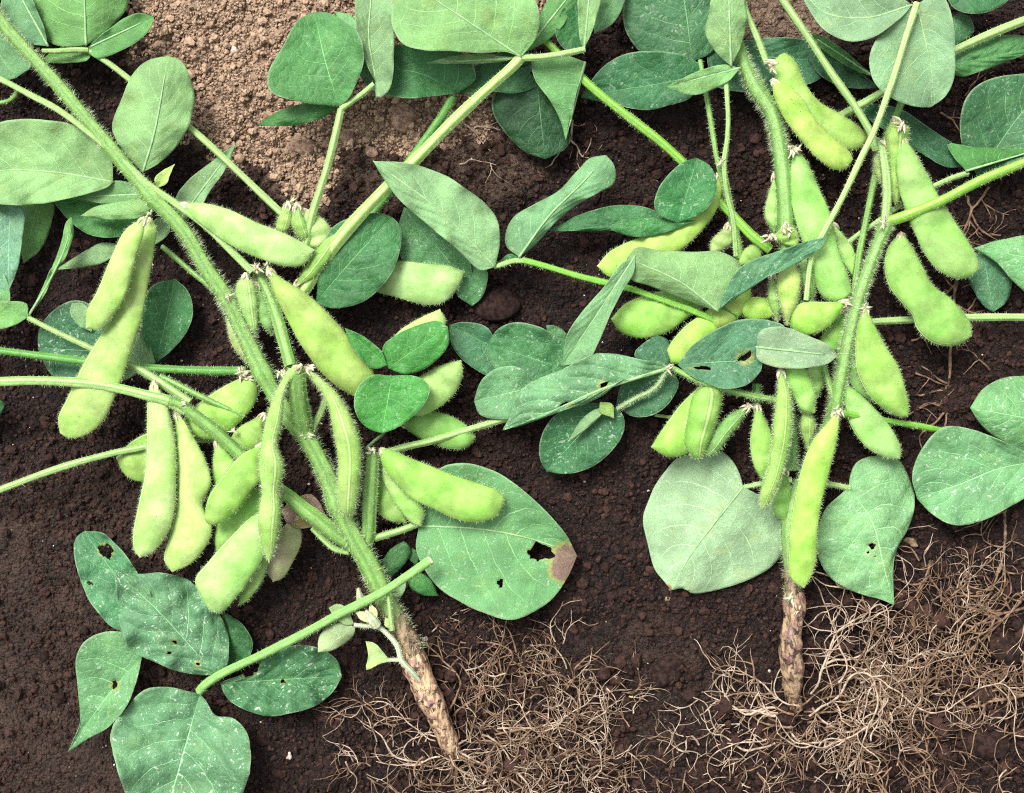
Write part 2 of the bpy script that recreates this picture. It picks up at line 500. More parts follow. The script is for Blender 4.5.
def soil_height(x, y, fine=True):
    z = relief(x, y)
    t = np.full_like(x, .45)
    if fine:
        m = smooth(.36, .62, fbm(x, y, 55., 71, 3))          # cloddy and smoother patches
        left = smooth(230, 120, x) * smooth(480, 560, y)     # trodden, dusty corner
        m = m * (1 - .65 * left)
        d = dryness(x, y)
        for s, k, keep, amp in ((4.2, 10, .97, 1.), (7., 20, .85, 1.), (12., 30, .5, .85), (26., 40, .16, .6)):
            if s < 8: a = amp * (.6 + .4 * m)
            else: a = amp * (.3 + .7 * m + .25 * d)
            h, tt = crumbs(x, y, s, k, keep)
            h = h * a * 1.15
            if s < 5:
                bh, bt = h, tt
            else:
                mm = h > bh
                bh = np.where(mm, h + .35 * bh, bh); bt = np.where(mm, tt * .8 + .2 * bt, bt)
        z = z + bh
        t = .10 + .62 * bt + .3 * (fbm(x, y, 26., 55, 3) - .5)
        t = t + .15 * left + np.clip((bh - 2.5) * .03, 0, .1)  # tall crumbs get a highlight put into their tone
    return z, t

def axis(lo, hi, step, far):
    a = np.arange(lo, hi + step, step)
    g = [step * 1.35**i for i in range(1, 60)]
    ext = np.cumsum(g); ext = ext[ext < far]
    return np.concatenate([lo - ext[::-1], a, a[-1] + ext])

gx, gy = axis(-80, 1104, 1.05, 30000), axis(-80, 873, 1.05, 30000)
X, Y = np.meshgrid(gx, gy)
x, y = X.ravel(), Y.ravel()
inside = (x > -140) & (x < 1164) & (y > -140) & (y < 933)
z = np.empty_like(x); t = np.empty_like(x); dr = np.empty_like(x)
z[inside], t[inside] = soil_height(x[inside], y[inside])
z[~inside], t[~inside] = soil_height(x[~inside], y[~inside], False)
dr = dryness(x, y)
ny, nx = X.shape
i, j = np.meshgrid(np.arange(ny - 1), np.arange(nx - 1), indexing='ij')
a = (i * nx + j).ravel()
mb = MB()
mb.add(np.stack([(x - CX) * S, (CY - y) * S, z * S], -1), np.stack([a, a + nx, a + nx + 1, a + 1], -1))
soil = mb.build('soil', M_SOIL, attrs={'tone': t, 'dry': dr})
soil['kind'] = 'structure'

def ground(px, py):
    return float(relief(np.array([px], float), np.array([py], float))[0])

# ------------------------------------------------------------------ plant builders
PARENT = {}
def par(p):
    return PARENT[p] if isinstance(p, str) else p

def stalk(p, name, path, r0, r1, z, color, mid=None, ridge=.1, hair=0, hlen=3.2, bark=None, n=None, rough=0., key=None, label=None, m=12, knots=()):
    P = pts(path)
    zz = np.interp(np.linspace(0, 1, len(P)), np.linspace(0, 1, len(z)), z)
    Q = np.column_stack([P, zz])
    L = np.linalg.norm(np.diff(P, axis=0), axis=1).sum()
    n = n or int(max(12, L / 5))
    C = spline(Q, n)
    tt = np.linspace(0, 1, n)
    R = np.interp(tt, [0, .5, 1], [r0, mid if mid is not None else (r0 + r1) / 2, r1])
    for k, kr in knots:
        R = R * (1 + kr * np.exp(-((tt - k) * L / 9)**2))
    R = R * (1 + .05 * np.sin(tt * L / 13 + RNG.uniform(0, 6)))
    Cw = W(C[:, :2], C[:, 2])
    rings, A, B = tube_rings(Cw, R * S, m, ridge, 5, rough)
    mb = MB()
    ring_surface(mb, rings, RNG.uniform(0, 1))
    nb = mb.n
    if hair:
        k = int(hair * L * 3.)
        pw = .15 + np.convolve(RNG.random(n + 8), np.ones(9) / 9, 'valid')[:n - 1]**4 * 12
        ii = RNG.choice(n - 1, k, p=pw / pw.sum()); th = RNG.uniform(0, 2 * np.pi, k); f = RNG.uniform(0, 1, k)[:, None]
        c = Cw[ii] * (1 - f) + Cw[ii + 1] * f
        N = A[ii] * np.cos(th)[:, None] + B[ii] * np.sin(th)[:, None]
        hairs(mb, c + N * (R[ii] * S)[:, None], N, hlen * S, .28 * S, 1)
    at = np.zeros(mb.n)
    if bark is not None:
        u = np.vstack(mb.uv)[:nb, 0]
        at[:nb] = np.interp(u, np.linspace(0, 1, len(bark)), bark)
    o = mb.build(name, [M_STEM, M_HAIR], par(p), color=(*color, 1), attrs={'bark': at})
    if key: PARENT[key] = o
    if label: o['label'] = label
    return o

def leaf(p, base, tip, left, right, z, color, under=False, fleck=0., mid=None, cup=None, arch=None, wave=1., puck=.6,
         holes=(), brown=(), name='leaflet', res=1., label=None, rib=None):
    color = (color[0] * 1.12, color[1] * 1.04, color[2] * .88)
    b, t = pts(base)[0], pts(tip)[0]
    L = np.vstack([b, pts(left), t]); R = np.vstack([b, pts(right), t])
    ln = np.linalg.norm(t - b)
    nu = int(np.clip(ln / 3.2 * res, 14, 90)); nv = int(np.clip(ln / 9 * res, 5, 26))
    Mi = np.vstack([b] + ([pts(mid)] if mid is not None else []) + [t])
    Lc, Rc, Mc = spline(L, nu), spline(R, nu), spline(Mi, nu)
    u = np.linspace(0, 1, nu)
    # fine irregularity of the margin
    for Cc in (Lc, Rc):
        d = Cc - Mc; w = np.linalg.norm(d, axis=1)[:, None] + 1e-6
        j = np.convolve(RNG.normal(0, 1, nu + 6), np.ones(5) / 5, 'same')[3:-3]
        Cc += d / w * (j * .55 * wave * np.sin(np.pi * u))[:, None]
    s = np.linspace(-1, 1, 2 * nv + 1)
    G2 = np.where(s[None, :, None] < 0, Mc[:, None] * (1 + s)[None, :, None] - Lc[:, None] * s[None, :, None],
                  Mc[:, None] * (1 - s)[None, :, None] + Rc[:, None] * s[None, :, None])
    U = np.repeat(u[:, None], len(s), 1); V = np.repeat(s[None], nu, 0)
    hw = .5 * np.linalg.norm(Lc - Rc, axis=1)[:, None]
    cup = RNG.choice([-1, 1], p=[.4, .6]) * RNG.uniform(.1, .4) if cup is None else cup
    arch = RNG.uniform(.0, .07) if arch is None else arch
    zb, zt = (z if isinstance(z, (tuple, list)) else (z, z))
    Z = zb + (zt - zb) * U + arch * ln * 4 * U * (1 - U) + cup * hw * np.abs(V)**1.4
    f1, f2 = RNG.uniform(1.5, 3.2), RNG.uniform(0, 6.3)
    Z = Z + wave * .032 * ln * np.abs(V)**2 * (np.sin(U * f1 * 6.28 + f2 + V * 1.3) + .5 * np.sin(U * f1 * 14 + 2 * f2)) * np.sin(np.pi * U)**.5
    ph = (U - .34 * np.abs(V)**1.15) * 7. + .22 * np.sign(V)
    pk = np.abs(np.sin(np.pi * ph))**.8 * np.clip(np.abs(V) * 4, 0, 1) * (1 - np.abs(V)**3)
    Z = Z + min(puck, 1.3) * .017 * ln * pk * np.sin(np.pi * U) ** .5
    gx_, gy_ = G2[..., 0], G2[..., 1]
    Z = Z + puck * .03 * ln * (vnoise(gx_, gy_, ln * .15, 300) - .5) + puck * .014 * ln * (vnoise(gx_, gy_, ln * .07, 310) - .5)
    fl_ = relief(gx_.ravel(), gy_.ravel()).reshape(gx_.shape) + 10.5
    Z = np.where(Z < fl_ + 4, fl_ + 4 * np.exp((Z - fl_ - 4) / 4), Z)
    flat = G2.reshape(-1, 2).copy()
    m = len(s)
    i, j = np.meshgrid(np.arange(nu - 1), np.arange(m - 1), indexing='ij')
    a = (i * m + j).ravel()
    F = np.stack([a, a + 1, a + m + 1, a + m], -1)
    cell = ln / nu
    for (hx, hy, rx, ry, an) in holes:
        def nd(q):
            e = q - [hx, hy]; c_, s_ = math.cos(an), math.sin(an)
            e = np.stack([(e[:, 0]*c_ + e[:, 1]*s_) / rx, (-e[:, 0]*s_ + e[:, 1]*c_) / ry], -1)
            rr = np.linalg.norm(e, axis=1); th = np.arctan2(e[:, 1], e[:, 0])
            wob = 1 + .14*np.sin(3*th + hx) + .1*np.sin(5*th + hy) + .06*np.sin(9*th)
            return rr / wob
        F = F[nd(flat[F].mean(1)) > 1.]
        used = np.zeros(len(flat), bool); used[F.ravel()] = True
        q = nd(flat)
        near = used & (q < 1. + .75 * cell / min(rx, ry)) & (q > .05)
        # pull the ragged cells onto the bitten edge
        inner = used & (q < 1.)
        sel = inner | (near & (q < 1. + .4 * cell / min(rx, ry)))
        flat[sel] = [hx, hy] + (flat[sel] - [hx, hy]) / q[sel][:, None]
    mb = MB()
    P3 = W(flat, Z.ravel())
    # wind so that the faces look up
    e = P3[F[0]]; nrm = np.cross(e[1] - e[0], e[2] - e[0])
    if nrm[2] < 0: F = F[:, ::-1]
    mb.add(P3, F, np.stack([U.ravel(), V.ravel() * .5 + .5], -1))
    rib = (.95 if under else 0) if rib is None else rib
    if rib and ln > 75:
        k = int(nu * .86)
        Cz = np.column_stack([Mc[:k], Z[:k, nv] + .15])
        rings, _a, _b = tube_rings(W(Cz[:, :2], Cz[:, 2]), np.linspace(rib, .3, k) * S, 6)
        ring_surface(mb, rings, 0, 1)
    br = np.zeros(mb.n)
    for (hx, hy, rx, ry, an) in holes:
        d = np.linalg.norm((flat - [hx, hy]) / [rx, ry], axis=1) if abs(an) < .3 else np.linalg.norm(flat - [hx, hy], axis=1) / max(rx, ry)
        br[:len(flat)] = np.maximum(br[:len(flat)], .30 * np.clip(1.2 - (d - 1) * min(rx, ry) / 2.2, 0, 1) * (d < 3))
    for (bx, by, r) in brown:
        d = np.linalg.norm(flat - [bx, by], axis=1)
        br[:len(flat)] = np.maximum(br[:len(flat)], np.clip(1.25 - d / r, 0, 1))
    o = mb.build(name, [M_UN if under else M_UP, M_RIB], par(p), color=(*color, fleck), attrs={'brown': br})
    sm = o.modifiers.new('thickness', 'SOLIDIFY'); sm.thickness = .00024; sm.offset = -1
    if label: o['label'] = label
    return o

POD_C = [(.31, .485, .13), (.35, .51, .155), (.28, .45, .115), (.33, .50, .17)]
def tint(c):
    f = RNG.uniform(.84, 1.08); w_ = RNG.uniform(.9, 1.1)
    c = (c[0] * f * w_, c[1] * f, c[2] * f * RNG.uniform(.85, 1.2))
    return (c[0] * .97, c[1] * .95, max(c[2] * .95, .085), 1)
def calyx(o, b, d, r):
    """withered cup that holds the pod: five narrow sepals and a short stalk"""
    mb = MB()
    ang = math.atan2(d[1], d[0])
    for k in range(5):
        th = k * 2 * math.pi / 5 + RNG.uniform(-.3, .3)
        side = math.cos(th) * r; up = math.sin(th) * r * .8
        l = r * RNG.uniform(1.5, 2.6)
        nrm = np.array([-d[1], d[0]])
        p0 = np.append(b[:2] - d * r * .5, b[2])
        p1 = np.append(b[:2] + d * l * .4 + nrm * side * 1.05, b[2] + up * 1.05)
        p2 = np.append(b[:2] + d * l + nrm * side * RNG.uniform(.9, 1.5), b[2] + up * 1.4)
        C = spline(np.array([p0, p1, p2]), 7)
        Rr = np.interp(np.linspace(0, 1, 7), [0, .4, 1], [r * .5, r * .42, r * .08])
        rings, A, B = tube_rings(W(C[:, :2], C[:, 2]), Rr * S, 6, 0, 5, .12)
        ring_surface(mb, rings)
    k = 60
    th = RNG.uniform(0, 6.28, k)
    N = np.stack([np.cos(th), np.sin(th), RNG.uniform(0, 1, k)], -1)
    c0 = np.tile(np.append(b[:2], b[2]), (k, 1)) + N * r * .6
    hairs(mb, W(c0[:, :2], c0[:, 2]), N, 3.2 * S, .45 * S, 1)
    return mb.build('calyx', [M_CALYX, M_HAIR], o)

def pod(p, base, tip, left, right, z, tf=.62, edge=False, color=None, hair=1., seeds=3, cal=True, name='pod', label=None, blunt=False):
    b, t = pts(base)[0], pts(tip)[0]
    L = np.vstack([b, pts(left), t]); R = np.vstack([b, pts(right), t])
    n, m = 46, 20
    Lc, Rc = spline(L, n), spline(R, n)
    u = np.linspace(0, 1, n)
    C = (Lc + Rc) / 2; Wd = (Rc - Lc) / 2
    w = np.linalg.norm(Wd, axis=1)
    # keep a neck and a beak
    mn = np.interp(u, [0, .05, .95, 1], [1.8, 2.0, 1.2, .5])
    dirn = np.gradient(C, axis=0); dirn /= np.linalg.norm(dirn, axis=1)[:, None] + 1e-9
    nrm = np.stack([-dirn[:, 1], dirn[:, 0]], -1)
    sg = np.sign((Wd * nrm).sum(1)); sg[sg == 0] = np.sign(sg.sum() or 1)
    Wd = np.where((w < mn)[:, None], nrm * (sg * mn)[:, None], Wd); w = np.maximum(w, mn)
    ln = np.linalg.norm(np.diff(C, axis=0), axis=1).sum()
    seed = np.zeros(n)
    for k in range(seeds):
        c = (k + .75) / (seeds + .55)
        seed = np.maximum(seed, np.exp(-((u - c) / (.36 / seeds))**2))
    wm = np.median(w[n // 4: -n // 4])
    prof = np.interp(u, [0, .1, .22, .85, .96, 1], [.4, .55, .9, .95, .6, .25])
    T = (wm * tf * prof * (.60 + .46 * seed)) if not edge else w * tf * (.85 + .25 * seed)
    T = np.maximum(T, np.minimum(w, 1.6))
    zb, zt = (z if isinstance(z, (tuple, list)) else (z, z))
    Zc = zb + (zt - zb) * u + .03 * ln * np.sin(np.pi * u)
    th = np.linspace(0, 2 * np.pi, m, endpoint=False)
    cs, sn = np.cos(th), np.sin(th)
    ex = .28 if not edge else .0
    zs = sn * np.abs(sn)**ex
    xy = C[:, None] + Wd[:, None] * cs[None, :, None]
    zz = Zc[:, None] + T[:, None] * zs[None]
    if edge:   # the seam stands up as a low ridge between two cheeks
        zz = zz - T[:, None] * .12 * np.exp(-(cs / .22)**2)[None] * (sn > 0) + T[:, None] * .1 * np.exp(-(cs / .07)**2)[None] * (sn > 0)
    # small lumps
    zz = zz + (vnoise(xy[..., 0] + 40 * sn, xy[..., 1], 9., 77) - .5) * 1.2 * (sn > 0)
    rings = W(xy, zz)
    a0 = rings[n // 2]
    mb = MB()
    # make it wind outwards
    ring = rings if np.cross(a0[m // 4] - a0[0], rings[n // 2 + 1, 0] - a0[0]) @ (a0[0] - a0.mean(0)) < 0 else rings[:, ::-1]
    ring_surface(mb, ring, .25 if edge else 0.)
    if hair:
        k = int(hair * ln * (11 if edge else 8))
        ii = RNG.integers(1, n - 2, k); jj = RNG.integers(0, m, k)
        # more along the rim, where the seam is hairy
        rimsel = RNG.random(k) < .2
        jj = np.where(rimsel, np.where(RNG.random(k) < .5, 0, m // 2), jj)
        f = RNG.uniform(0, 1, k)[:, None]
        P3 = rings[ii, jj] * (1 - f) + rings[ii + 1, jj] * f
        cen = rings[ii].mean(1)
        N = P3 - cen
        N[:, 2] *= 1.4
        N /= np.linalg.norm(N, axis=1)[:, None] + 1e-12
        keep = N[:, 2] > -.6
        hairs(mb, P3[keep], N[keep], (4.4 if edge else 3.3) * S, .24 * S, 1, .6)
    o = mb.build(name, [M_POD, M_HAIR], par(p), color=tint(color or POD_C[RNG.integers(0, 4)]))
    if label: o['label'] = label
    if cal:
        d = C[4] - C[0]; d = d / (np.linalg.norm(d) + 1e-9)
        calyx(o, np.append(C[1], Zc[0]), d, 3.6)
    return o

def tuft(p, px, py, z, n=6, r=4., name='node_bract'):
    """dry bracts and flower scars at a joint"""
    mb = MB()
    for k in range(n):
        a = RNG.uniform(0, 6.28); l = r * RNG.uniform(.8, 2.)
        d = np.array([math.cos(a), math.sin(a)])
        q = np.array([px, py]) + RNG.normal(0, r * .45, 2)
        P = np.array([[*q, z], [*(q + d * l * .5), z + RNG.uniform(.2, 1) * r], [*(q + d * l + RNG.normal(0, .8, 2)), z + RNG.uniform(.2, 1.5) * r]])
        C = spline(P, 7)
        R = np.interp(np.linspace(0, 1, 7), [0, .4, 1], [r * .34, r * .3, r * .06])
        rings, A_, B_ = tube_rings(W(C[:, :2], C[:, 2]), R * S, 6, 0, 5, .15)
        ring_surface(mb, rings, 0, int(RNG.random() < .45))
    k = n * 14
    N = RNG.normal(0, 1, (k, 3)); N[:, 2] = np.abs(N[:, 2]); N /= np.linalg.norm(N, axis=1)[:, None]
    c = np.column_stack([RNG.normal(px, r * .6, k), RNG.normal(py, r * .6, k), np.full(k, z)]) + N * r * .4
    hairs(mb, W(c[:, :2], c[:, 2]), N, 3.4 * S, .36 * S, 2)
    return mb.build(name, [M_CALYX, M_BUD, M_HAIR], par(p))
UN = (.17, .335, .15); UB = (.165, .315, .165); UG = (.115, .29, .10)
DK = (.015, .10, .028); MD = (.04, .18, .046); LT = (.115, .30, .135); LB = (.062, .195, .085); YG = (.04, .215, .042); BD = (.036, .13, .06)
ST = (.185, .345, .085); SP = (.30, .46, .155); SD = (.10, .27, .05); SB = (.19, .41, .05)

def root_empty(name, label, cat, px, py, group=None):
    return thing(name, label, cat, tuple(W(np.array([px, py]), 0.)), group)

A = root_empty('soybean_plant', 'uprooted soybean plant whose hairy stem runs from upper left to roots at bottom centre', 'plant', 436, 745)
B = root_empty('soybean_plant', 'uprooted soybean plant with a purple tinged stump above the right hand mat of roots', 'plant', 793, 690)
PARENT.update(A=A, B=B)

# ================================================== left plant: stems
stalk('A', 'stem', '-45,-45 0,20 58,85 104,140 146,190 185,232 206,268 224,294 242,330 264,374 286,412 306,436 330,482 350,530 359,547 367,560 386,600 409,641 414,652',
      5.2, 10.2, (62, 60, 58, 54, 48, 42, 36, 30), ST, mid=7.2, hair=5., hlen=6.5, bark=[0]*18 + [.12, .22, .15, .2, .6, .9], m=16, knots=((.37, .25), (.62, .22), (.8, .3)))
stalk('A', 'taproot', '405,636 412,655 425,687 437,714 449,742 454,756', 10.5, 8.5, (30, 28, 24, 18, 4, -8), (.5, .4, .2), mid=12.8, ridge=.05, bark=[.85, 1, 1], rough=.05, m=18, knots=((.2, .15),))
stalk('A', 'side_branch', '304,432 300,410 297,385 297,372', 9, 8.5, (44, 62, 78, 84), ST, hair=4, hlen=4.5)
stalk('A', 'side_branch', '350,544 336,535 318,520 302,508 288,496 279,490', 7.5, 6.5, (34, 40, 44, 46, 44, 40), ST, hair=2, hlen=4)
stalk('A', 'side_branch', '349,552 335,549 324,540 312,528', 3.4, 2.6, (28, 28, 28, 26), SP, hair=1)
stalk('A', 'side_branch', '361,552 368,536 369,512 371,480 373,452', 7, 6, (32, 36, 44, 48, 50), ST, hair=4, hlen=4)
stalk('A', 'side_branch', '258,272 268,292 277,315 284,340 291,366', 5.5, 6, (40, 48, 54, 60, 66), ST, hair=5, hlen=5)
stalk('A', 'side_branch', '168,401 178,404 198,418 216,432 232,447 248,462', 5.2, 6.5, (65, 62, 56, 52, 48, 44), ST, hair=3, hlen=4)
stalk('A', 'side_branch', '326,398 322,410 316,422 310,432', 3, 4, (50, 46, 44, 42), SP, hair=4)
stalk('A', 'side_branch', '128,364 146,373 166,386 190,402', 3.6, 4.2, (46, 48, 50, 50), SP, hair=3)
stalk('A', 'side_branch', '160,376 184,388 206,399 226,408 244,416', 3, 2.4, (46, 48, 48, 46, 40), ST, hair=3)

# leaf stalks of the left plant
stalk('A', 'leaf_stalk', '302,292 322,262 345,232 378,196 412,163 450,124 484,92 514,65 520,58', 6.2, 4.6, (40, 46, 54, 60, 64, 66, 66), (.36, .54, .16), key='a1', hair=.8)
stalk('A', 'leaf_stalk', '352,240 366,222 390,190 412,158 432,130 446,110 453,96', 4.5, 4, (24, 22, 20, 22, 26, 30), SD, key='a2', hair=1)
stalk('A', 'leaf_stalk', '306,245 312,215 320,190 328,164 336,132 341,109', 3.8, 3.2, (40, 46, 50, 52, 54, 54), SP, key='a3', hair=.6)
stalk('a3', 'leaflet_stalk', '341,109 352,101 362,94 374,84', 2.8, 2.4, (54, 56, 57, 58), SP, hair=.5)
stalk('A', 'leaf_stalk', '282,214 262,195 236,170 206,142 176,116 146,93 112,66 88,50', 3.3, 2.8, (42, 42, 40, 38, 36, 36, 36), SP, key='a4', hair=.6)
stalk('a4', 'leaflet_stalk', '88,50 74,50 58,51 42,51', 2.6, 2.2, (38, 42, 46, 48), SP, hair=.5)
stalk('A', 'leaf_stalk', '252,272 232,252 205,226 176,204 150,186 122,160 98,140 58,110 30,95 0,79 -30,64', 3.4, 2.8, (56, 58, 60, 62, 62, 58, 50, 44), SP, key='a5', hair=.8)
stalk('a5', 'leaflet_stalk', '18,88 14,97 8,101 -6,104', 2.4, 2., (46, 40, 34, 32), ST, hair=1.5)
stalk('a1', 'leaflet_stalk', '519,58 540,57 562,54 585,49', 3.2, 2.6, (66, 68, 70, 70), SP, hair=1.2)
stalk('A', 'leaf_stalk', '162,246 176,258 192,272 208,285 220,296', 2.4, 2.6, (26, 28, 30, 32, 32), ST, key='a6', hair=.8)
stalk('A', 'leaf_stalk', '246,371 210,371 170,369.5 130,367 80,361 40,356 0,351 -40,347', 4, 3.4, (34, 36, 36, 36, 34, 34, 34), SD, key='a7', hair=1.2)
stalk('A', 'leaf_stalk', '186,411 168,401 150,396.5 120,389 84,383.5 40,381 0,382 -40,384', 4.8, 4, (60, 64, 66, 68, 68, 66), SP, key='a8', hair=1.2)
stalk('A', 'leaf_stalk', '218,440 190,440 166,443 140,448 110,454 60,468 0,490 -30,502', 3, 3.2, (22, 30, 36, 38, 38, 36), SP, key='a9', hair=1.)
stalk('A', 'leaf_stalk', '132,367 112,358 88,347 58,333 28,318', 2.6, 2.4, (40, 36, 34, 34, 34), SP, key='a10', hair=1.)
stalk('A', 'leaf_stalk', '388,452 404,447 430,441 460,432 490,423 512,416 545,398 568,392', 3.6, 3., (36, 34, 32, 30, 30, 28, 32), SP, key='a11', hair=.8)
stalk('A', 'leaf_stalk', '374,538 388,534 404,529 421,522', 3.8, 3.2, (32, 30, 27, 24), SP, key='a12', hair=1.)
stalk('A', 'leaf_stalk', '366,449 374,441 384,432 390,405 391,375', 1.6, 1.3, (46, 44, 46, 56, 60), (.13, .24, .08), key='a13')

# leaflets of the left plant (upper left corner)
leaf('a5', '113,182', '-48,184', '112,160 103,143 85,130 62,122 30,119 0,122 -30,140', '108,187 80,196 45,203 0,205 -30,200', (44, 36), UN, True, .1, mid='60,173 0,171', puck=1.0)
leaf('a8', '143,172', '168,56', '128,158 116,140 112,127 122,97 133,73 148,60', '158,164 177,146 190,122 194,95 188,71 180,60', (50, 56), UN, True, .12, mid='155,130', label='pale oval leaflet seen from below')
leaf('a4', '86,45', '83,-45', '66,47 48,42 36,30 29,10 30,-10 50,-35', '100,38 115,24 127,8 131,-8 115,-35', (42, 46), UG, True, .1)
leaf('a4', '86,49', '154,17', '94,41 108,30 124,18 140,13', '96,58 118,52 138,41 150,29', (36, 30), (.085, .25, .085), True, .05)
leaf('a4', '92,50', '42,60', '75,49 55,50', '88,60 70,63 52,63', (33, 30), UG, True)
leaf('a5', '16,78', '-25,20', '-6,82 -30,60', '34,64 28,44 8,20', (36, 30), (.10, .24, .12), True, .3)
leaf('a5', '48,46', '6,-30', '24,42 2,18', '44,28 34,4 20,-18', (40, 34), (.09, .23, .12), True, .3)
leaf('A', '10,196', '8,293', '-18,215 -22,250 -8,280', '24,212 22,240 18,268', (24, 32), (.11, .27, .19), False, .3)
leaf('A', '40,192', '24,263', '22,205 17,232', '54,204 51,226 40,250', (12, 8), UG, True)
leaf('a10', '-14,258', '10,305', '-18,285 -4,304', '4,275 10,290', (28, 30), LT, False, .3)
leaf('a10', '28,317', '-34,318', '27,304 10,301 -10,302', '17,324 0,329 -20,328', (35, 30), UG, True, .1)
leaf('a10', '29,315', '71,217', '42,288 54,262 62,240 66,222', '40,302 54,276 66,256 74,232', (34, 46), UG, True, .1, mid='50,280 66,245')
leaf('A', '147,216', '46,192', '112,197 78,187', '132,232 108,238 84,232 66,217', (22, 24), MD, False, .1)
leaf('A', '152,208', '81,216', '141,199 118,202 95,207', '142,217 116,220 96,218', (50, 44), (.16, .33, .14), True, .05)
leaf('A', '152,194', '76,197', '124,181 98,183', '124,204 98,203', (42, 36), (.12, .29, .12), True, .05)
leaf('A', '120,244', '56,270', '101,243 83,252 68,262', '113,256 100,264 78,268', (18, 16), UB, True, .1)
leaf('A', '157,188', '175,164', '154,179 162,171', '166,184 170,174', (52, 62), SP, True, name='stipule')
leaf('A', '178,222', '236,144', '175,200 188,181 213,160', '196,212 213,187 230,161', (24, 32), UB, True, .1)
leaf('A', '164,214', '150,246', '150,224 148,236', '170,230 160,242', (20, 12), UB, True, .1)
leaf('a6', '157,362', '175,279', '146,346 140,326 143,303 154,285', '174,348 188,329 193,309 188,291', (12, 16), (.03, .135, .05), False, .35)
leaf('a6', '112,352', '38,348', '102,313 76,300 52,312 39,330', '104,374 76,382 52,375', (13, 13), (.03, .12, .06), False, .6)
leaf('a6', '92,332', '72,303', '78,325 70,312', '92,318 84,304', (18, 24), UB, True, .1)
leaf('a6', '156,363', '116,382', '146,338 134,332 122,350', '146,366 130,378', (13, 18), UB, True, .1)
leaf('A', '-28,412', '5,404', '-10,393', '-8,428', (14, 14), DK)

# leaflets in the middle of the left plant
leaf('A', '316,302', '392,217', '320,266 329,232 346,219 366,214 380,213', '330,308 347,307 366,300 382,286 394,268 401,246 400,226', (37, 37), (.032, .145, .05), False, .22, mid='352,260', cup=.1, label='round dark leaflet under the long pale stalk')
leaf('B', '495,266', '373,161', '500,240 497,219 486,204 468,190 442,174 406,163', '480,270 460,252 429,226 402,203 386,182', (50, 62), (.18, .35, .185), True, .12, mid='440,211', key=None) if False else None
leaf('A', '472,296', '404,207', '440,284 404,263 398,242 399,224', '470,262 455,244 430,220', (8, 10), LB, False, .45, mid='440,250 425,236')
leaf('A', '468,264', '472,306', '457,276 457,295', '487,270 486,288 480,300', (12, 8), LB, False, .7, puck=1.5)
leaf('a13', '387,365', '345,328', '382,352 374,344 360,334', '376,369 363,361 351,344', (62, 64), YG, False, .2, puck=1.2, cup=.3)
leaf('a13', '388,368', '448,327', '383,355 383,346 398,334 421,324 438,321', '404,374 423,370 440,357 449,343', (62, 66), YG, False, .3, puck=1.3)
leaf('a13', '392,376', '382,433', '373,375 360,384 354,400 358,418 369,429', '408,375 423,379 430,389 424,405 408,420 395,429', (64, 66), YG, False, .3, puck=1.4, cup=.15)
leaf('a12', '419,526', '577,556', '421,505 428,484 441,468 461,463 481,466 507,478 530,496 552,518 567,536', '416,548 423,567 437,586 464,604 490,615 510,620 530,614 552,599 568,577', (18, 20),
     (.105, .285, .125), True, .4, mid='480,529 535,540', res=1.5, holes=((541, 552, 12.5, 8, .1), (501, 583, 2.2, 4.8, .1)), brown=((568, 560, 21), (573, 576, 13), (560, 572, 12)), label='broad leaflet with bitten holes and a browned edge')

# side shoot near the foot of the stem
sh = stalk('A', 'side_shoot', '421,682 410,670 401,660 398,648 391,638 378,627 364,626 354,625', 2.8, 2., (34, 44, 48, 48, 48, 48, 50, 50), (.46, .50, .35), ridge=.06, hair=1.5, key='ash')
leaf('ash', '354,624', '329,608', '346,607 337,604', '347,625 335,618', (50, 54), (.22, .36, .17), True, .1, puck=1.2)
leaf('ash', '355,627', '318,652', '341,623 328,626 319,638', '354,634 345,643 331,651', (50, 50), (.26, .38, .22), True, .1, puck=1.2)
stalk('ash', 'leaflet_stalk', '401,660 395,660 388,660', 1.8, 1.5, (47, 46, 46), (.46, .50, .35), hair=1)
leaf('ash', '390,661', '366,641', '382,650 374,643', '380,664 366,670 368,656', (46, 44), (.26, .40, .18), True, .05)
leaf('ash', '374,624', '355,612', '366,613 360,611', '366,622 360,619', (52, 56), (.5, .55, .36), True)
leaf('ash', '376,622', '370,602', '369,614', '377,612', (52, 60), (.5, .55, .36), True)
leaf('ash', '392,630', '385,617', '385,626', '393,622', (52, 56), (.34, .44, .2), True)
stalk('ash', 'bud', '377,626 371,618 366,611', 4.2, 1.5, (52, 56, 60), (.5, .54, .36), mid=4.5, ridge=.1, hair=3)
stalk('ash', 'bud', '362,606 360,598 358,588', 3.6, 1.2, (44, 46, 48), (.40, .42, .27), mid=3.8, ridge=.1, hair=3)
stalk('A', 'side_shoot', '392,630 390,612 388,594', 2.6, 1.8, (52, 56, 58), SP, ridge=.06, hair=1)
leaf('A', '382,582', '404,541', '381,566 388,552 396,545', '394,575 407,560 411,548', (14, 20), (.035, .13, .045), False, .1, puck=2.)
leaf('A', '391,594', '405,574', '393,586', '400,597 406,586', (16, 18), UB, True)
leaf('A', '408,572', '438,596', '424,574 434,585', '409,586 422,595', (9, 8), MD, False)
leaf('A', '418,566', '406,546', '409,560', '418,552', (10, 14), (.035, .13, .045), False, .1, puck=2.)

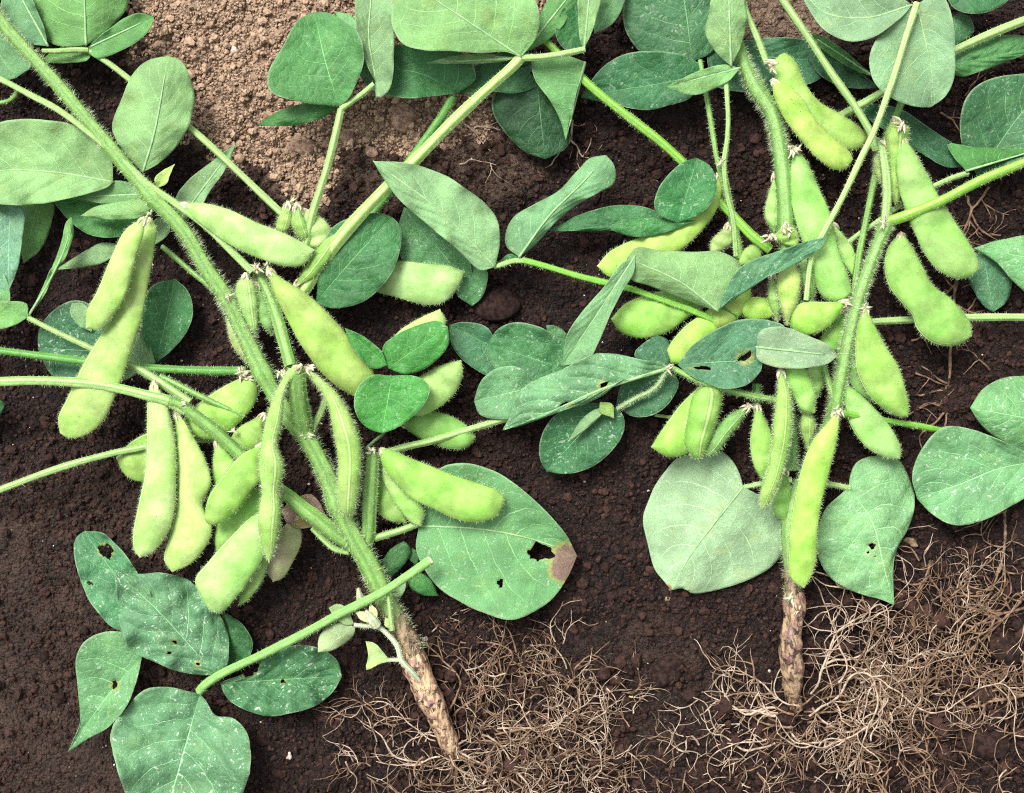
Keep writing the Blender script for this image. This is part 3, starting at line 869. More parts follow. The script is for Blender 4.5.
# ---- pods of the left plant
pod('A', '145,217', '86,328', '126,229 112,255 98,289 87,311', '143,236 136,258 126,294 114,314 100,329', (84, 78), .55, label='short plump pod lying over a longer one')
pod('A', '149,217', '60,433', '133,238 119,300 102,332 83,364 67,398 58,418', '156,225 154,251 147,291 141,322 133,346 120,384 102,422 84,436 68,438', (60, 56), .5, seeds=3)
pod('A', '180,203', '315,250', '203,203 228,209 256,222 284,233 302,242', '193,218 218,237 238,249 261,259 284,266 303,265', (60, 58), .5)
pod('A', '267,267', '377,384', '286,281 306,293 326,311 344,331 358,351 372,369', '273,291 286,317 298,340 310,358 328,379 346,392 362,398', (64, 52), .5)
pod('A', '304,367', '347,517', '318,376 336,392 350,414 360,441 361,465 358,497 355,510', '312,380 326,400 333,430 338,458 338,491 340,511', (80, 66), .95, True, hair=1.6)
pod('A', '302,364', '269,563', '288,370 279,386 268,413 261,446 259,470 262,491 259,511 258,527 263,548', '300,371 288,384 284,402 282,422 277,446 283,462 283,476 279,491 281,511 279,530 275,548', (88, 64), .95, True, hair=1.8, color=(.34, .50, .15))
pod('A', '154,380', '140,558', '148,393 147,426 145,471 138,506 133,533 134,550', '160,391 169,411 175,441 176,476 175,506 168,532 154,551', (60, 54), .6, hair=1.5)
pod('A', '174,410', '172,572', '176,451 177,484 175,511 169,537 164,560', '181,416 193,436 206,461 211,484 203,504 206,514 212,525 208,543 192,563', (54, 40), .5)
pod('A', '262,444', '204,518', '241,455 224,475 209,496', '260,480 251,492 236,511 218,524 208,524', (54, 68), .6, color=(.26, .47, .07))
pod('A', '272,514', '205,604', '256,514 230,537 208,562 195,580', '264,556 250,580 236,598 222,612 212,612', (50, 50), .5, blunt=True)
pod('A', '270,538', '238,606', '248,562', '267,568 258,588 246,602', (36, 34), .6, color=(.22, .36, .09))
pod('A', '266,484', '217,556', '231,504 215,532', '259,515 238,540', (38, 36), .6, color=(.24, .42, .07))
pod('A', '217,440', '226,504', '213,458 214,482', '235,463 236,484', (42, 40), .6, color=(.27, .46, .09))
pod('A', '254,374', '188,436', '234,381 204,399 184,418', '258,396 240,422 214,440', (36, 34), .5, color=(.27, .45, .08))
pod('A', '192,428', '116,458', '150,432 132,441', '165,472 142,482 126,476', (24, 22), .5, color=(.27, .44, .09))
pod('A', '264,414', '224,456', '236,430', '260,445 242,452', (32, 32), .5, color=(.22, .40, .06))
pod('A', '246,274', '254,340', '236,286 239,311 248,331', '255,286 258,311 257,330', (54, 44), .8, True, hair=2.)
pod('A', '256,283', '272,336', '253,302 260,322', '267,300 273,322', (46, 44), .7, color=(.2, .38, .06), hair=2.)
pod('A', '232,302', '247,364', '227,322 232,345', '244,330 250,348', (30, 28), .6, hair=2.2, color=(.33, .46, .15))
pod('A', '288,203', '281,236', '280,214 276,228', '292,216 288,230', (44, 40), .8, True, hair=2.)
pod('A', '297,204', '306,244', '291,222 298,236', '304,218 309,234', (46, 42), .8, True, hair=2., color=(.2, .38, .07))
pod('A', '304,210', '318,252', '298,226 306,244', '320,216 332,232', (38, 34), .6, hair=1.5)
pod('A', '294,288', '339,231', '308,262 325,240', '316,276 338,244', (46, 44), .9, True, color=(.24, .42, .08))
pod('A', '366,284', '465,272', '378,266 399,261 423,263 450,266', '372,290 395,297 412,302 428,305 446,301 458,288', (24, 26), .4, cal=False, label='plump pod half hidden by the round dark leaflet')
pod('A', '384,352', '440,309', '398,332 420,318', '428,340 446,323', (44, 46), .5, color=(.35, .50, .14))
pod('A', '394,408', '461,360', '404,386 424,374 444,364', '418,416 441,406 457,390 463,373', (40, 44), .5)
pod('A', '400,424', '476,437', '414,412 432,411 453,417 470,428', '416,436 433,444 452,449 468,447', (24, 24), .5, color=(.22, .42, .06))
pod('A', '380,448', '505,500', '390,449 406,456 431,466 456,476 481,484 500,492', '382,464 396,484 413,499 436,510 456,519 472,522 491,519 501,510', (50, 48), .5, color=(.28, .47, .065), label='dirt flecked pod resting on the holed leaflet')
pod('A', '380,453', '421,526', '381,473 388,492 401,511 412,523', '394,474 412,494 424,510', (36, 32), .5)
pod('A', '378,468', '407,523', '376,494 378,512 390,521', '392,480 402,505', (28, 26), .5, color=(.25, .43, .07))
# withered leaf and an old pod behind the fork
leaf('A', '327,520', '282,510', '320,502 310,493 298,497 288,503', '312,527 296,528 286,522', (26, 22), (.16, .14, .07), False, 0, puck=2., brown=((316, 505, 18), (290, 515, 14)), name='withered_leaf')
pod('A', '298,516', '273,582', '280,530 264,564', '302,540 292,564 283,578', (26, 20), .4, color=(.30, .30, .16), hair=.3, cal=False, label='withered grey brown pod')

# ---- middle cluster of leaflets, on the stalk that leaves the left plant
leaf('a11', '568,370', '488,344', '566,348 545,329 516,322 498,329', '536,384 504,376 488,358', (18, 22), (.045, .165, .07), False, .6, puck=1.8)
leaf('a11', '500,350', '449,325', '488,328 464,322', '496,377 465,362 452,345', (14, 15), (.04, .15, .075), False, .35)
leaf('a11', '560,352', '546,325', '549,340', '567,336 556,326', (16, 24), (.06, .19, .09), False, .3)
leaf('a11', '536,386', '474,401', '520,368 497,368 481,381', '528,412 502,419 480,415', (28, 28), (.095, .25, .125), False, .7, puck=1.3)
leaf('a11', '668,368', '503,430', '662,362 644,360 621,355 594,354 563,369 528,384 517,397 511,414', '644,376 621,381 604,394 586,403 556,413 522,425', (52, 40), (.105, .265, .14), False, .8, mid='600,390 550,412', puck=1.2, cup=-.15, res=1.4,
     holes=((566, 404, 6.5, 2., -.25), (604, 385, 4.5, 2.2, -.7)), rib=1.7, label='long grey green leaflet with insect marks lying over the others')
leaf('a11', '668,366', '657,335', '644,364 634,354 645,342', '671,354 668,340', (40, 36), (.03, .125, .065), False, .3)
leaf('a11', '668,370', '616,406', '645,372 622,384', '679,381 673,398 656,414 634,417', (30, 22), (.028, .12, .055), False, .5)
leaf('a11', '608,404', '546,471', '578,404 552,418 540,441 540,459', '622,413 624,430 612,451 590,468 565,474', (26, 20), (.03, .135, .058), False, .6)
leaf('a11', '609,406', '567,443', '592,411 579,424', '600,416 584,430', (40, 38), UB, True, .2)
leaf('a11', '600,402', '614,418', '600,412', '612,404', (46, 42), (.2, .36, .12), True)
stalk('a11', 'leaflet_stalk', '668,368 655,388 636,398 617,409', 1.7, 2, (50, 44, 40, 34), (.3, .42, .2), hair=4, hlen=3.5)
stalk('a11', 'leaflet_stalk', '655,415 670,417 690,419', 1.6, 1.6, (12, 10, 8), SP)

for q in ((242, 373, 42, 9, 4.6), (250, 378, 40, 6, 4), (372, 450, 56, 6, 4), (281, 495, 50, 6, 4), (183, 404, 64, 4, 3.4), (282, 374, 78, 7, 4.5), (308, 368, 78, 5, 4),
          (257, 268, 56, 9, 4.8), (268, 266, 58, 6, 4), (360, 548, 40, 6, 4), (306, 434, 52, 5, 4), (228, 296, 62, 4, 3.6), (148, 214, 70, 4, 4), (293, 202, 46, 5, 3.4), (232, 430, 46, 4, 3.4), (316, 422, 40, 4, 3.4)):
    tuft('A', *q)
# ---- the cut leaf that lies across the left stem
C_ = root_empty('soybean_leaf', 'severed soybean leaf, cut stalk across the left stem, pitted leaflets at lower left', 'leaf', 240, 665)
PARENT['C'] = C_
stalk('C', 'leaf_stalk', '431,560 408,576 380,594 340,614 300,636 262,655 238,666 218,676 204,686 199,692', 4.2, 4., (60, 62, 62, 56, 48, 40, 32, 28, 26, 24), (.21, .40, .11), hair=.9)
mb = MB()
C = W(np.array([[431.5, 559.6], [429.5, 561.2]]), np.array([60., 60.5]))
rings, _a, _b = tube_rings(np.linspace(C[1], C[0], 4), np.array([4.5, 4.7, 4.6, 3.6]) * S, 12, .1, 5, .05)
ring_surface(mb, rings)
mb.build('cut_end', M_BUD, C_)
leaf('C', '152,628', '84,531', '118,630 93,606 80,579 74,552 76,538', '152,600 137,572 120,549 102,533', (26, 22), (.06, .205, .10), False, .6, holes=((106, 551, 7.5, 6.5, .5), (90, 583, 2.4, 2., 0)), res=1.5)
leaf('C', '216,675', '114,569', '226,668 229,649 225,626 210,599 190,581 164,573 134,574', '192,674 166,667 147,659 133,652 121,630 117,596', (26, 40), (.085, .225, .125), False, .95, mid='165,618', puck=1.7, res=1.3, wave=1.8,
     holes=((175, 642, 2.6, 1.6, .5), (169, 653, 2., 1.6, 0), (198, 664, 2.2, 1.3, .3)), label='puckered blue green leaflet speckled white')
leaf('C', '142,657', '68,752', '124,633 100,633 84,642 76,659 78,689 80,722 73,740', '137,680 127,706 110,726 84,741', (22, 16), (.10, .265, .125), False, .6, holes=((115, 685, 2.4, 4.4, .3),), mid='108,695', res=1.4)
leaf('C', '200,694', '160,838', '186,691 169,687 150,688 133,701 112,728 113,756 124,788 136,815', '207,702 216,716 233,718 247,732 251,753 246,786 220,822', (18, 16), (.095, .245, .135), False, .85, mid='184,750', puck=2., wave=2.4)
leaf('C', '220,683', '342,676', '233,678 247,671 263,659 277,651 299,645 323,650 338,662', '224,693 231,702 247,711 268,716 293,713 319,704 334,690', (20, 17), (.042, .15, .068), False, .8, holes=((283, 681, 2.4, 1.8, .2), (249, 667, 10, 8.5, .4)), res=1.4, puck=2.4, wave=1.8)
leaf('C', '228,670', '223,611', '220,640', '246,660 253,645 243,625', (14, 10), DK, False, .2)

# ================================================== right plant: stems
stalk('B', 'taproot', '795,592 794,612 791,640 792,665 793,690 795,708', 8.5, 8, (16, 18, 16, 12, 1, -10), (.3, .3, .15), mid=11.6, ridge=.05, bark=[.8, 1, 1], rough=.08, m=18, knots=((.12, .35), (.2, -.1)))
stalk('B', 'stem', '794,604 790,560 789,524 794,500 806,474 821,442 832,418 837,396 846,350 858,300 871,262 886,224', 7.6, 5.6, (18, 18, 19, 20, 22, 26, 36, 46, 52, 54, 56, 56), ST, mid=6.4, hair=6, hlen=5.5, bark=[.9, .4, .1, 0, 0, 0, 0, 0, 0], m=16, knots=((.995, .3), (.52, .2)))
stalk('B', 'stem', '800,330 792,290 787,245 786,212 782,163 772,113 754,85 738,46 728,10 722,-30', 7.5, 4.5, (26, 34, 42, 46, 48, 48, 46, 46, 46, 46), ST, mid=8, hair=5, hlen=6, m=16, knots=((.68, .2), (.3, .2)))
stalk('B', 'side_branch', '885,222 887,196 886,175 881,141', 4.5, 4, (58, 60, 62, 62), SP, hair=3, hlen=4)
stalk('B', 'leaf_stalk', '886,222 904,216 938,202 981,180 1020,164 1060,146', 5, 4, (58, 66, 72, 74, 74, 72), (.24, .46, .06), key='b1', hair=1.5)
stalk('B', 'leaf_stalk', '806,300 812,256 826,228 843,196 860,160 874,131 887,96 897,66 906,36 917,3', 2.6, 3.2, (58, 66, 72, 78, 84, 88, 92, 94, 92), (.36, .55, .19), key='b2', hair=.8)
stalk('B', 'leaf_stalk', '876,150 872,136 856,108 832,74 806,34 780,-4 765,-28', 3.6, 3.4, (58, 62, 66, 68, 68, 66), SP, key='b3', hair=.8)
stalk('B', 'leaf_stalk', '838,117 862,104 886,90 918,70 955,50 990,34 1040,14', 3.8, 4, (34, 36, 38, 46, 50, 50, 50), SP, key='b4', hair=.8)
stalk('B', 'leaf_stalk', '767,64 758,40 746,12 736,-16', 3, 3.2, (54, 54, 54, 54), SP, key='b5', hair=.8)
stalk('B', 'leaf_stalk', '770,250 752,236 732,215 708,190 690,170 664,145 640,126 614,106 590,86 566,62 543,38', 4.6, 3.8, (40, 40, 38, 38, 42, 44, 46, 46, 46, 46), SB, key='b6', hair=1.)
stalk('B', 'leaf_stalk', '738,258 730,212 722,180 717,160 712,130 706,94 700,60', 2.8, 2.3, (32, 38, 42, 44, 42, 40, 36), ST, key='b7', hair=1.2)
stalk('B', 'leaf_stalk', '736,256 733,220 726,190 724,163 727,140 728,118 727,98 726,82', 2.6, 2.2, (34, 42, 48, 52, 56, 58, 60, 60), SP, key='b8', hair=1.2)
stalk('B', 'leaf_stalk', '716,321 698,313 680,306 654,297 631,289 606,283 581,277 548,267 522,260', 3.2, 2.8, (44, 44, 44, 44, 46, 46, 46), (.18, .42, .05), key='b9', hair=1.)
stalk('b9', 'leaflet_stalk', '524,261 514,261 504,264 494,267', 2.6, 2.2, (46, 48, 50, 50), SP, hair=1)
stalk('B', 'leaf_stalk', '862,322 900,320 945,318 985,317 1040,317', 3.2, 3.6, (26, 26, 26, 26, 26), SP, key='b10', hair=.8)
stalk('B', 'leaf_stalk', '838,412 858,416 890,421 920,426 950,432', 3.2, 2.8, (54, 46, 40, 36, 30), (.15, .36, .04), key='b11', hair=1.)
stalk('B', 'leaf_stalk', '792,480 776,482 760,484 742,488', 3, 2.4, (22, 20, 18, 16), SP, key='b12', hair=2)
stalk('B', 'leaf_stalk', '796,490 812,486 828,484 850,488', 3, 2.6, (22, 22, 22, 20), SP, key='b13', hair=2)
stalk('B', 'leaf_stalk', '786,403 774,400 752,396 733,391 714,386 696,380 680,372 668,366', 3, 2.6, (40, 44, 50, 56, 58, 58, 56), ST, key='b14', hair=3, hlen=4)
stalk('B', 'leaf_stalk', '852,300 855,282 860,250 866,220 872,190 876,172 884,145 895,118 904,96', 3.2, 3.2, (34, 38, 40, 42, 44, 44, 42, 36, 30), ST, key='b15', hair=1.)
stalk('B', 'leaf_stalk', '846,244 862,232 880,220 896,208 914,197 936,185 952,178 968,173', 2.8, 2.5, (30, 34, 36, 36, 36, 34, 30), SP, key='b16', hair=1.)
stalk('B', 'side_branch', '720,162 724,176 730,206 737,236 741,262', 3.4, 3.2, (46, 44, 40, 36, 30), ST, hair=2)
stalk('B', 'side_branch', '824,366 828,380 834,398', 2.6, 3, (40, 44, 48), ST, hair=3)
stalk('B', 'side_branch', '757,384 757,408 762,430 768,452', 4, 3, (32, 34, 34, 30), SD, hair=3)
stalk('B', 'side_branch', '786,400 790,430 790,470', 7.5, 7.5, (24, 22, 20), (.11, .24, .07), hair=5, hlen=5)
stalk('B', 'side_branch', '716,303 728,310 738,316', 3, 3, (46, 46, 44), SD, hair=1)

# ---- leaflets along the far edge
leaf('a1', '521,57', '402,-24', '507,52 481,53 452,51 424,50 402,43 392,26 393,5', '536,38 539,12 520,-20 470,-42 430,-40', (70, 68), (.155, .33, .135), True, .2, mid='472,24 430,-4', label='broad pale leaflet seen from below at the far edge')
leaf('a1', '516,58', '427,63', '480,54 448,57', '500,62 462,64', (62, 56), UN, True)
leaf('a1', '584,50', '592,-32', '580,38 578,15 579,-10', '591,34 597,15 601,-5', (68, 70), UN, True, .1, cup=.4)
leaf('a1', '594,34', '628,-24', '596,8 606,-14', '612,24 624,4', (36, 34), (.075, .20, .09), True, .1, puck=1.8)
leaf('a1', '582,50', '573,-10', '566,50 556,36 558,18 566,2', '582,30 582,8', (52, 50), DK, False, .1)
leaf('a1', '524,53', '582,-20', '536,24 548,0', '546,42 566,22 578,0', (58, 52), (.085, .25, .085), True, .2, mid='550,20')
leaf('a1', '585,62', '566,140', '560,54 533,57 534,78 551,102 561,122', '583,72 576,95 571,120', (52, 40), (.10, .265, .105), True, .2, label='folded pale leaflet hanging over its dark shaded upper side')
leaf('a1', '536,74', '545,159', '502,84 492,103 498,122 509,137 526,152', '556,100 569,134 568,146 559,153', (26, 20), (.012, .062, .024), False, .05)  # dark upper side, deepened further with the shade under the fold
leaf('a1', '541,85', '460,89', '520,67 490,66 472,75', '518,93 488,91', (28, 24), (.03, .115, .05), False, .05)
leaf('a2', '458,93', '357,71', '476,78 466,56 440,44 405,44 375,52', '436,96 402,98 372,90', (30, 32), (.035, .145, .055), False, .05, mid='415,72')
leaf('a2', '455,92', '540,62', '468,72 500,52 525,50', '480,94 516,84', (24, 24), (.03, .12, .045), False, .05)
leaf('a3', '377,84', '374,-34', '366,62 358,34 355,4 360,-20', '376,98 389,90 394,52 393,0 386,-22', (58, 62), UB, True, .15, mid='369,40 371,0', cup=.2)
leaf('a3', '366,62', '334,11', '346,28', '362,36 352,16', (38, 34), LT, False, .2)
leaf('a3', '339,106', '314,12', '322,105 298,101 270,91 268,74 283,46 298,20', '347,100 357,82 364,57 356,30 337,16 324,12', (54, 56), (.06, .205, .07), False, .12, mid='325,60', label='broad mid green leaflet over dry soil')
leaf('a3', '338,108', '257,125', '318,104 289,107', '322,118 300,124 278,126', (46, 36), (.03, .13, .035), False, .05)
leaf('B', '692,62', '672,-48', '664,66 637,49 624,26 624,0 640,-30', '712,52 724,20 714,-20', (24, 22), BD, False, .3, mid='684,0', label='large dark leaflet at the far edge')
leaf('B', '708,72', '581,97', '690,58 668,52 634,52 612,60 596,74', '690,98 666,106 648,110 628,108 606,103', (30, 26), (.025, .12, .05), False, .35, mid='668,82 620,90')
leaf('b8', '731,66', '728,-30', '716,53 706,33 708,14 714,-8', '742,44 747,18 742,-10', (62, 64), UN, True, .25)
leaf('b8', '740,68', '666,87', '726,65 706,68 684,78', '730,80 714,89 696,95 682,93', (60, 60), (.14, .32, .125), True, .1, puck=1.3)
leaf('B', '706,52', '836,62', '742,41 790,38 822,45', '714,84 746,92 790,88 818,80', (16, 14), (.028, .115, .06), False, .1)
leaf('b4', '876,78', '806,32', '848,54 826,38', '850,68 826,52', (40, 44), (.05, .17, .05), True, .05)
leaf('B', '880,88', '800,40', '856,70 830,52', '850,88 820,76', (20, 16), (.02, .085, .04), False, .05)
leaf('b2', '912,5', '794,-20', '880,-18 836,-32', '905,14 892,25 874,37 853,42 837,38 822,28 808,8', (84, 78), (.175, .32, .20), True, .1, mid='866,18 824,12')
leaf('b2', '917,4', '931,107', '900,16 880,34 869,57 872,78 884,93 902,103 918,107', '940,-6 952,15 955,40 955,66 953,82 945,97', (80, 66), (.165, .315, .19), True, .15, mid='925,40 932,75', label='rounded grey green leaflet beside the far stalks')
leaf('b4', '940,-20', '1018,-12', '980,-34', '954,8 978,14 1002,6', (44, 44), (.03, .125, .05), False, .1)
leaf('b4', '944,66', '1052,44', '958,52 990,37 1026,36', '960,77 978,72 1002,63 1032,52', (38, 36), (.055, .185, .065), False, .1, puck=1.8)
leaf('b4', '950,48', '960,12', '944,26', '974,32 970,18', (32, 30), (.04, .14, .06), False, .1)
leaf('b16', '978,176', '1056,74', '964,152 960,120 966,98 982,82 1018,74', '1010,172 1040,146 1056,110', (20, 22), BD, False, .35, mid='1016,120', label='large blue green leaflet at the far right')
leaf('b16', '966,171', '1040,149', '954,157 947,144 974,147 1002,148', '980,166 1008,156', (34, 34), (.05, .20, .05), True, .1)
leaf('b16', '963,167', '856,106', '958,149 934,131 906,112 880,104', '946,167 925,156 898,138 872,122', (16, 14), (.032, .125, .065), False, .2, mid='915,140')
leaf('B', '1066,264', '974,248', '1036,237 1000,240', '1040,298 1014,282 996,262', (34, 30), LT, False, .6)
leaf('B', '982,247', '993,312', '967,272 974,292 984,306', '1006,262 1011,284 1006,302', (20, 14), (.06, .18, .10), False, .4)
leaf('b11', '1062,424', '970,408', '1040,380 1008,377 984,388', '1040,458 1010,446 984,428', (32, 32), LT, False, .65)
leaf('b11', '1062,458', '917,498', '1030,453 994,437 966,428 943,427 921,450 912,477', '1046,482 1004,510 981,521 954,525 932,514', (28, 22), (.11, .285, .14), False, .85, mid='1000,468 960,484', label='broad insect flecked leaflet at the right edge')
leaf('b12', '743,487', '671,590', '738,470 729,457 716,449 693,454 678,458 660,478 648,501 643,518 648,546 655,570 664,581', '759,495 776,506 785,527 784,549 774,564 756,576 728,587 692,593 683,588', (20, 16), (.23, .385, .25), True, .35, mid='692,553', res=1.3,
     holes=((684, 594, 5, 4.5, .3),), brown=((668, 588, 5),), label='broad pale heart shaped leaflet lying on bare soil')
leaf('b13', '849,487', '894,605', '841,494 826,508 818,529 816,549 822,566 836,582 861,594 880,599', '851,473 857,462 872,456 897,459 909,478 915,501 909,526 896,551 893,577', (20, 16), (.15, .34, .17), False, .55, mid='872,522 884,568', res=1.6, holes=((872, 546, 3.4, 2.4, .5), (868, 553, 1.5, 1.2, 0), (875, 556, 1.2, 1.2, 0)), label='heart shaped leaflet with a dark chewed spot')

# ---- folded leaflets over the pods of the right plant
leaf('b9', '519,257', '606,155', '506,246 506,232 515,216 533,205 559,190 578,170 590,158', '534,246 555,223 580,203 602,191 615,182 614,165', (48, 52), (.125, .295, .155), True, .35, mid='550,215 585,180')
leaf('b9', '495,267', '373,161', '500,240 497,219 486,204 468,190 442,174 406,163', '480,270 460,252 429,226 402,203 386,182', (54, 80), (.175, .345, .18), True, .12, mid='440,211', label='pointed pale leaflet seen from below')
leaf('b9', '521,259', '498,262', '510,254', '512,263', (44, 42), (.05, .19, .06), False)
leaf('b14', '718,311', '627,258', '734,290 741,266 721,252 692,252 656,250 637,247', '700,305 676,296 648,285 631,279', (62, 70), UN, True, .12, mid='680,282', wave=.5)
leaf('b14', '635,256', '562,366', '621,264 601,290 581,313 567,335', '634,272 622,292 609,318 598,344 588,360', (71, 40), (.145, .32, .165), True, .25, mid='600,310', wave=.6)
leaf('b14', '719,309', '827,237', '728,284 742,266 763,256 788,248 811,240', '738,292 755,281 783,270 808,257 822,246', (66, 74), (.07, .215, .12), False, .6, cup=.2)
leaf('b14', '678,365', '763,360', '691,347 713,331 739,320 764,319 786,328 776,346', '690,375 708,384 728,389 748,384 760,372', (58, 60), (.055, .175, .10), False, .35, mid='715,362', res=1.5, holes=((745, 357, 7.5, 3., -.5), (703, 368, 9, 1.8, .05)), label='blue green leaflet with a torn slit')
leaf('b14', '756,347', '838,356', '760,331 785,327 810,336 830,346', '758,360 775,367 800,368 826,365', (66, 68), (.19, .32, .21), True, .35)
leaf('b7', '678,223', '697,158', '661,216 654,206 658,190 668,175 683,162', '692,218 707,208 716,193 716,178 709,165', (54, 60), (.032, .165, .055), False, .45, puck=1.4, label='small round glossy leaflet above a curved pod')
leaf('b7', '696,221', '608,228', '666,219 650,218 620,221', '688,224 663,233 641,237 620,233', (52, 48), (.035, .165, .05), False, .3)
leaf('b7', '672,221', '548,231', '659,213 645,207 612,206 580,215', '640,229 612,231 580,231', (38, 32), (.03, .14, .05), False, .2)

# ---- pods of the right plant
PG = (.22, .41, .075)  # green for pods lying deep, darkened to carry their occlusion
POD_C[:] = [(.26, .44, .10), (.29, .46, .12), (.24, .42, .09), (.27, .455, .125)]
pod('B', '838,408', '804,588', '829,421 813,440 803,463 796,491 791,521 789,551 789,574 795,583', '839,420 836,445 828,476 821,506 817,536 816,561 809,581', (60, 50), .6, hair=1.3, color=(.30, .50, .085), label='long straight pod hanging over the stump')
pod('B', '866,306', '908,417', '857,326 855,348 857,373 869,396 884,409 897,416', '875,326 887,348 899,368 906,391 909,409', (56, 52), .5, hair=1.3)
pod('B', '842,380', '900,459', '844,402 851,427 866,447 884,457', '862,396 882,416 895,434 901,449', (42, 38), .5)
pod('B', '856,322', '874,404', '846,362 853,388', '868,348 876,380', (40, 38), .5, color=PG, hair=1.3)
pod('B', '903,136', '979,269', '912,148 927,173 939,196 955,221 970,244 978,260', '896,160 898,185 906,211 916,236 928,259 944,274 959,279 971,276', (58, 54), .5, hair=1.3)
pod('B', '894,118', '895,205', '885,134 888,163 890,191', '908,128 903,163 900,200', (52, 46), .9, True, hair=1.4)
pod('B', '880,144', '881,184', '874,160 876,176', '885,160 885,176', (52, 48), .8, True, hair=2.)
pod('B', '902,232', '972,336', '888,247 884,268 889,287 903,305 912,316 916,328 927,340 943,346 960,344', '912,246 922,265 933,285 949,297 963,312 971,325', (48, 46), .5, hair=1.4)
pod('B', '772,79', '853,159', '784,82 802,98 817,121 837,141 850,152', '774,97 786,121 806,146 821,161 836,170 848,167', (64, 60), .6, color=(.31, .50, .09))
pod('B', '772,62', '868,137', '784,53 797,63 804,81 819,101 844,116 861,128', '776,80 786,100 802,116 826,140 849,150 862,146', (44, 44), .5, color=(.27, .47, .075))
pod('B', '794,146', '842,302', '806,160 819,188 831,215 838,248 850,281 851,293', '790,175 792,205 799,232 810,262 817,288 827,300', (50, 46), .55, hair=1.5)
pod('B', '834,224', '856,282', '837,250', '852,246 857,264', (30, 30), .6)
pod('B', '776,172', '774,234', '768,195 765,216', '783,196 783,220', (34, 32), .6, hair=2.)
pod('B', '718,172', '597,266', '714,188 701,207 681,223 656,233 630,241 609,252', '722,190 716,211 701,231 684,248 656,265 630,275 609,277', (40, 36), .5, hair=.8, color=(.27, .46, .07), label='long curved pod behind the small round leaflet')
pod('B', '704,306', '611,319', '668,291 651,293 625,304', '688,318 664,334 636,338 618,330', (32, 30), .5, hair=.7, color=(.27, .50, .055), label='wide pod with a dirty tip')
pod('B', '736,289', '671,363', '706,311 682,329 667,351', '726,322 702,350 686,364', (38, 36), .5, color=(.27, .46, .06))
pod('B', '716,370', '651,447', '700,385 680,405 663,428', '724,392 705,430 690,452 668,457', (36, 32), .5, hair=.8, color=(.27, .49, .055))
pod('B', '706,382', '698,460', '694,394 687,421 685,444 692,456', '721,391 718,419 708,445 703,456', (50, 46), .9, True, color=(.25, .42, .08))
pod('B', '749,406', '704,457', '732,413 718,426 708,443', '742,420 729,437 716,453', (42, 40), .9, True, color=(.15, .34, .03))
pod('B', '780,368', '762,509', '775,411 772,442 768,468 760,496', '789,388 792,412 790,441 785,462 779,482 769,503', (62, 54), .9, True, hair=2.2)
pod('B', '757,404', '763,481', '750,440 754,466', '770,430 774,458', (38, 36), .6, hair=1.2, color=PG)
pod('B', '791,358', '815,413', '785,374 794,398 803,412', '803,366 815,394', (52, 48), .7, hair=2.)
pod('B', '806,403', '808,450', '800,426', '815,424', (38, 36), .8, True, hair=2.)
pod('B', '815,354', '818,398', '806,374 809,390', '825,378', (32, 30), .7, hair=2.)
pod('B', '848,301', '789,324', '827,302 804,302 792,310', '838,317 822,331 806,335 794,332', (54, 52), .6, color=(.30, .52, .06))
pod('B', '786,252', '787,326', '777,284 780,304', '794,264 800,276 797,302', (58, 56), .7, hair=2.8, color=(.33, .48, .14))
pod('B', '772,273', '778,322', '768,300', '782,300', (48, 46), .9, True, hair=2.)
pod('B', '787,308', '737,309', '766,298 748,298', '766,319 748,319', (42, 40), .6, color=(.27, .49, .06))
pod('B', '750,276', '712,332', '730,289 712,312', '750,302 734,322', (42, 40), .6, color=(.28, .46, .08))
pod('B', '804,250', '812,304', '800,276', '816,280', (46, 44), .9, True, hair=2., color=PG)
pod('B', '729,224', '710,258', '711,241', '734,240', (34, 30), .6)
pod('B', '762,240', '736,268', '744,250', '760,258', (34, 32), .6)
pod('B', '786,224', '798,250', '774,238', '798,232', (52, 50), .7, hair=2.)
pod('B', '847,308', '816,360', '824,330', '848,342', (32, 30), .5, color=PG)
pod('B', '786,468', '787,524', '771,494 773,512', '792,500', (24, 20), .6, color=PG)

for q in ((771, 236, 54, 7, 4.4), (786, 229, 58, 6, 4.), (846, 302, 58, 4, 3.4), (838, 412, 62, 6, 4.4), (886, 222, 64, 7, 4.4), (721, 162, 54, 6, 3.4), (773, 66, 62, 7, 5.), (900, 124, 64, 8, 5), (881, 141, 66, 4, 3.4),
          (668, 368, 62, 6, 3.6), (795, 150, 56, 7, 4.6), (749, 407, 42, 4, 3.4), (866, 308, 58, 4, 3.6), (794, 262, 56, 5, 4), (789, 600, 26, 6, 5), (798, 608, 26, 5, 4)):
    tuft('B', *q)
# ================================================== roots
def wander(p, ang, ln, z0, z1, curl=.35, step=5.5, dips=3.):
    n = max(4, int(ln / step))
    P = [np.array(p, float)]
    a = ang; da = 0
    for k in range(n):
        da = .55 * da + RNG.normal(0, curl * .5)
        a += da
        P.append(P[-1] + step * np.array([math.cos(a), math.sin(a)]))
    P = np.array(P)
    zr = np.linspace(z0, z1, len(P)) + np.cumsum(RNG.normal(0, 1, len(P))) * .0 + dips * np.sin(np.linspace(0, RNG.uniform(2, 9), len(P)) + RNG.uniform(0, 6))
    g_ = relief(P[:, 0], P[:, 1])
    return np.column_stack([P, np.maximum(zr, g_ + RNG.uniform(-1.5, 3.5))])

def thread(mb, C, r0, r1, m=5, mi=0):
    n = len(C)
    R = np.linspace(r0, r1, n) * (1 + .12 * RNG.normal(0, 1, n))
    rings, _a, _b = tube_rings(W(C[:, :2], C[:, 2]), R * S, m)
    ring_surface(mb, rings, 0, mi)

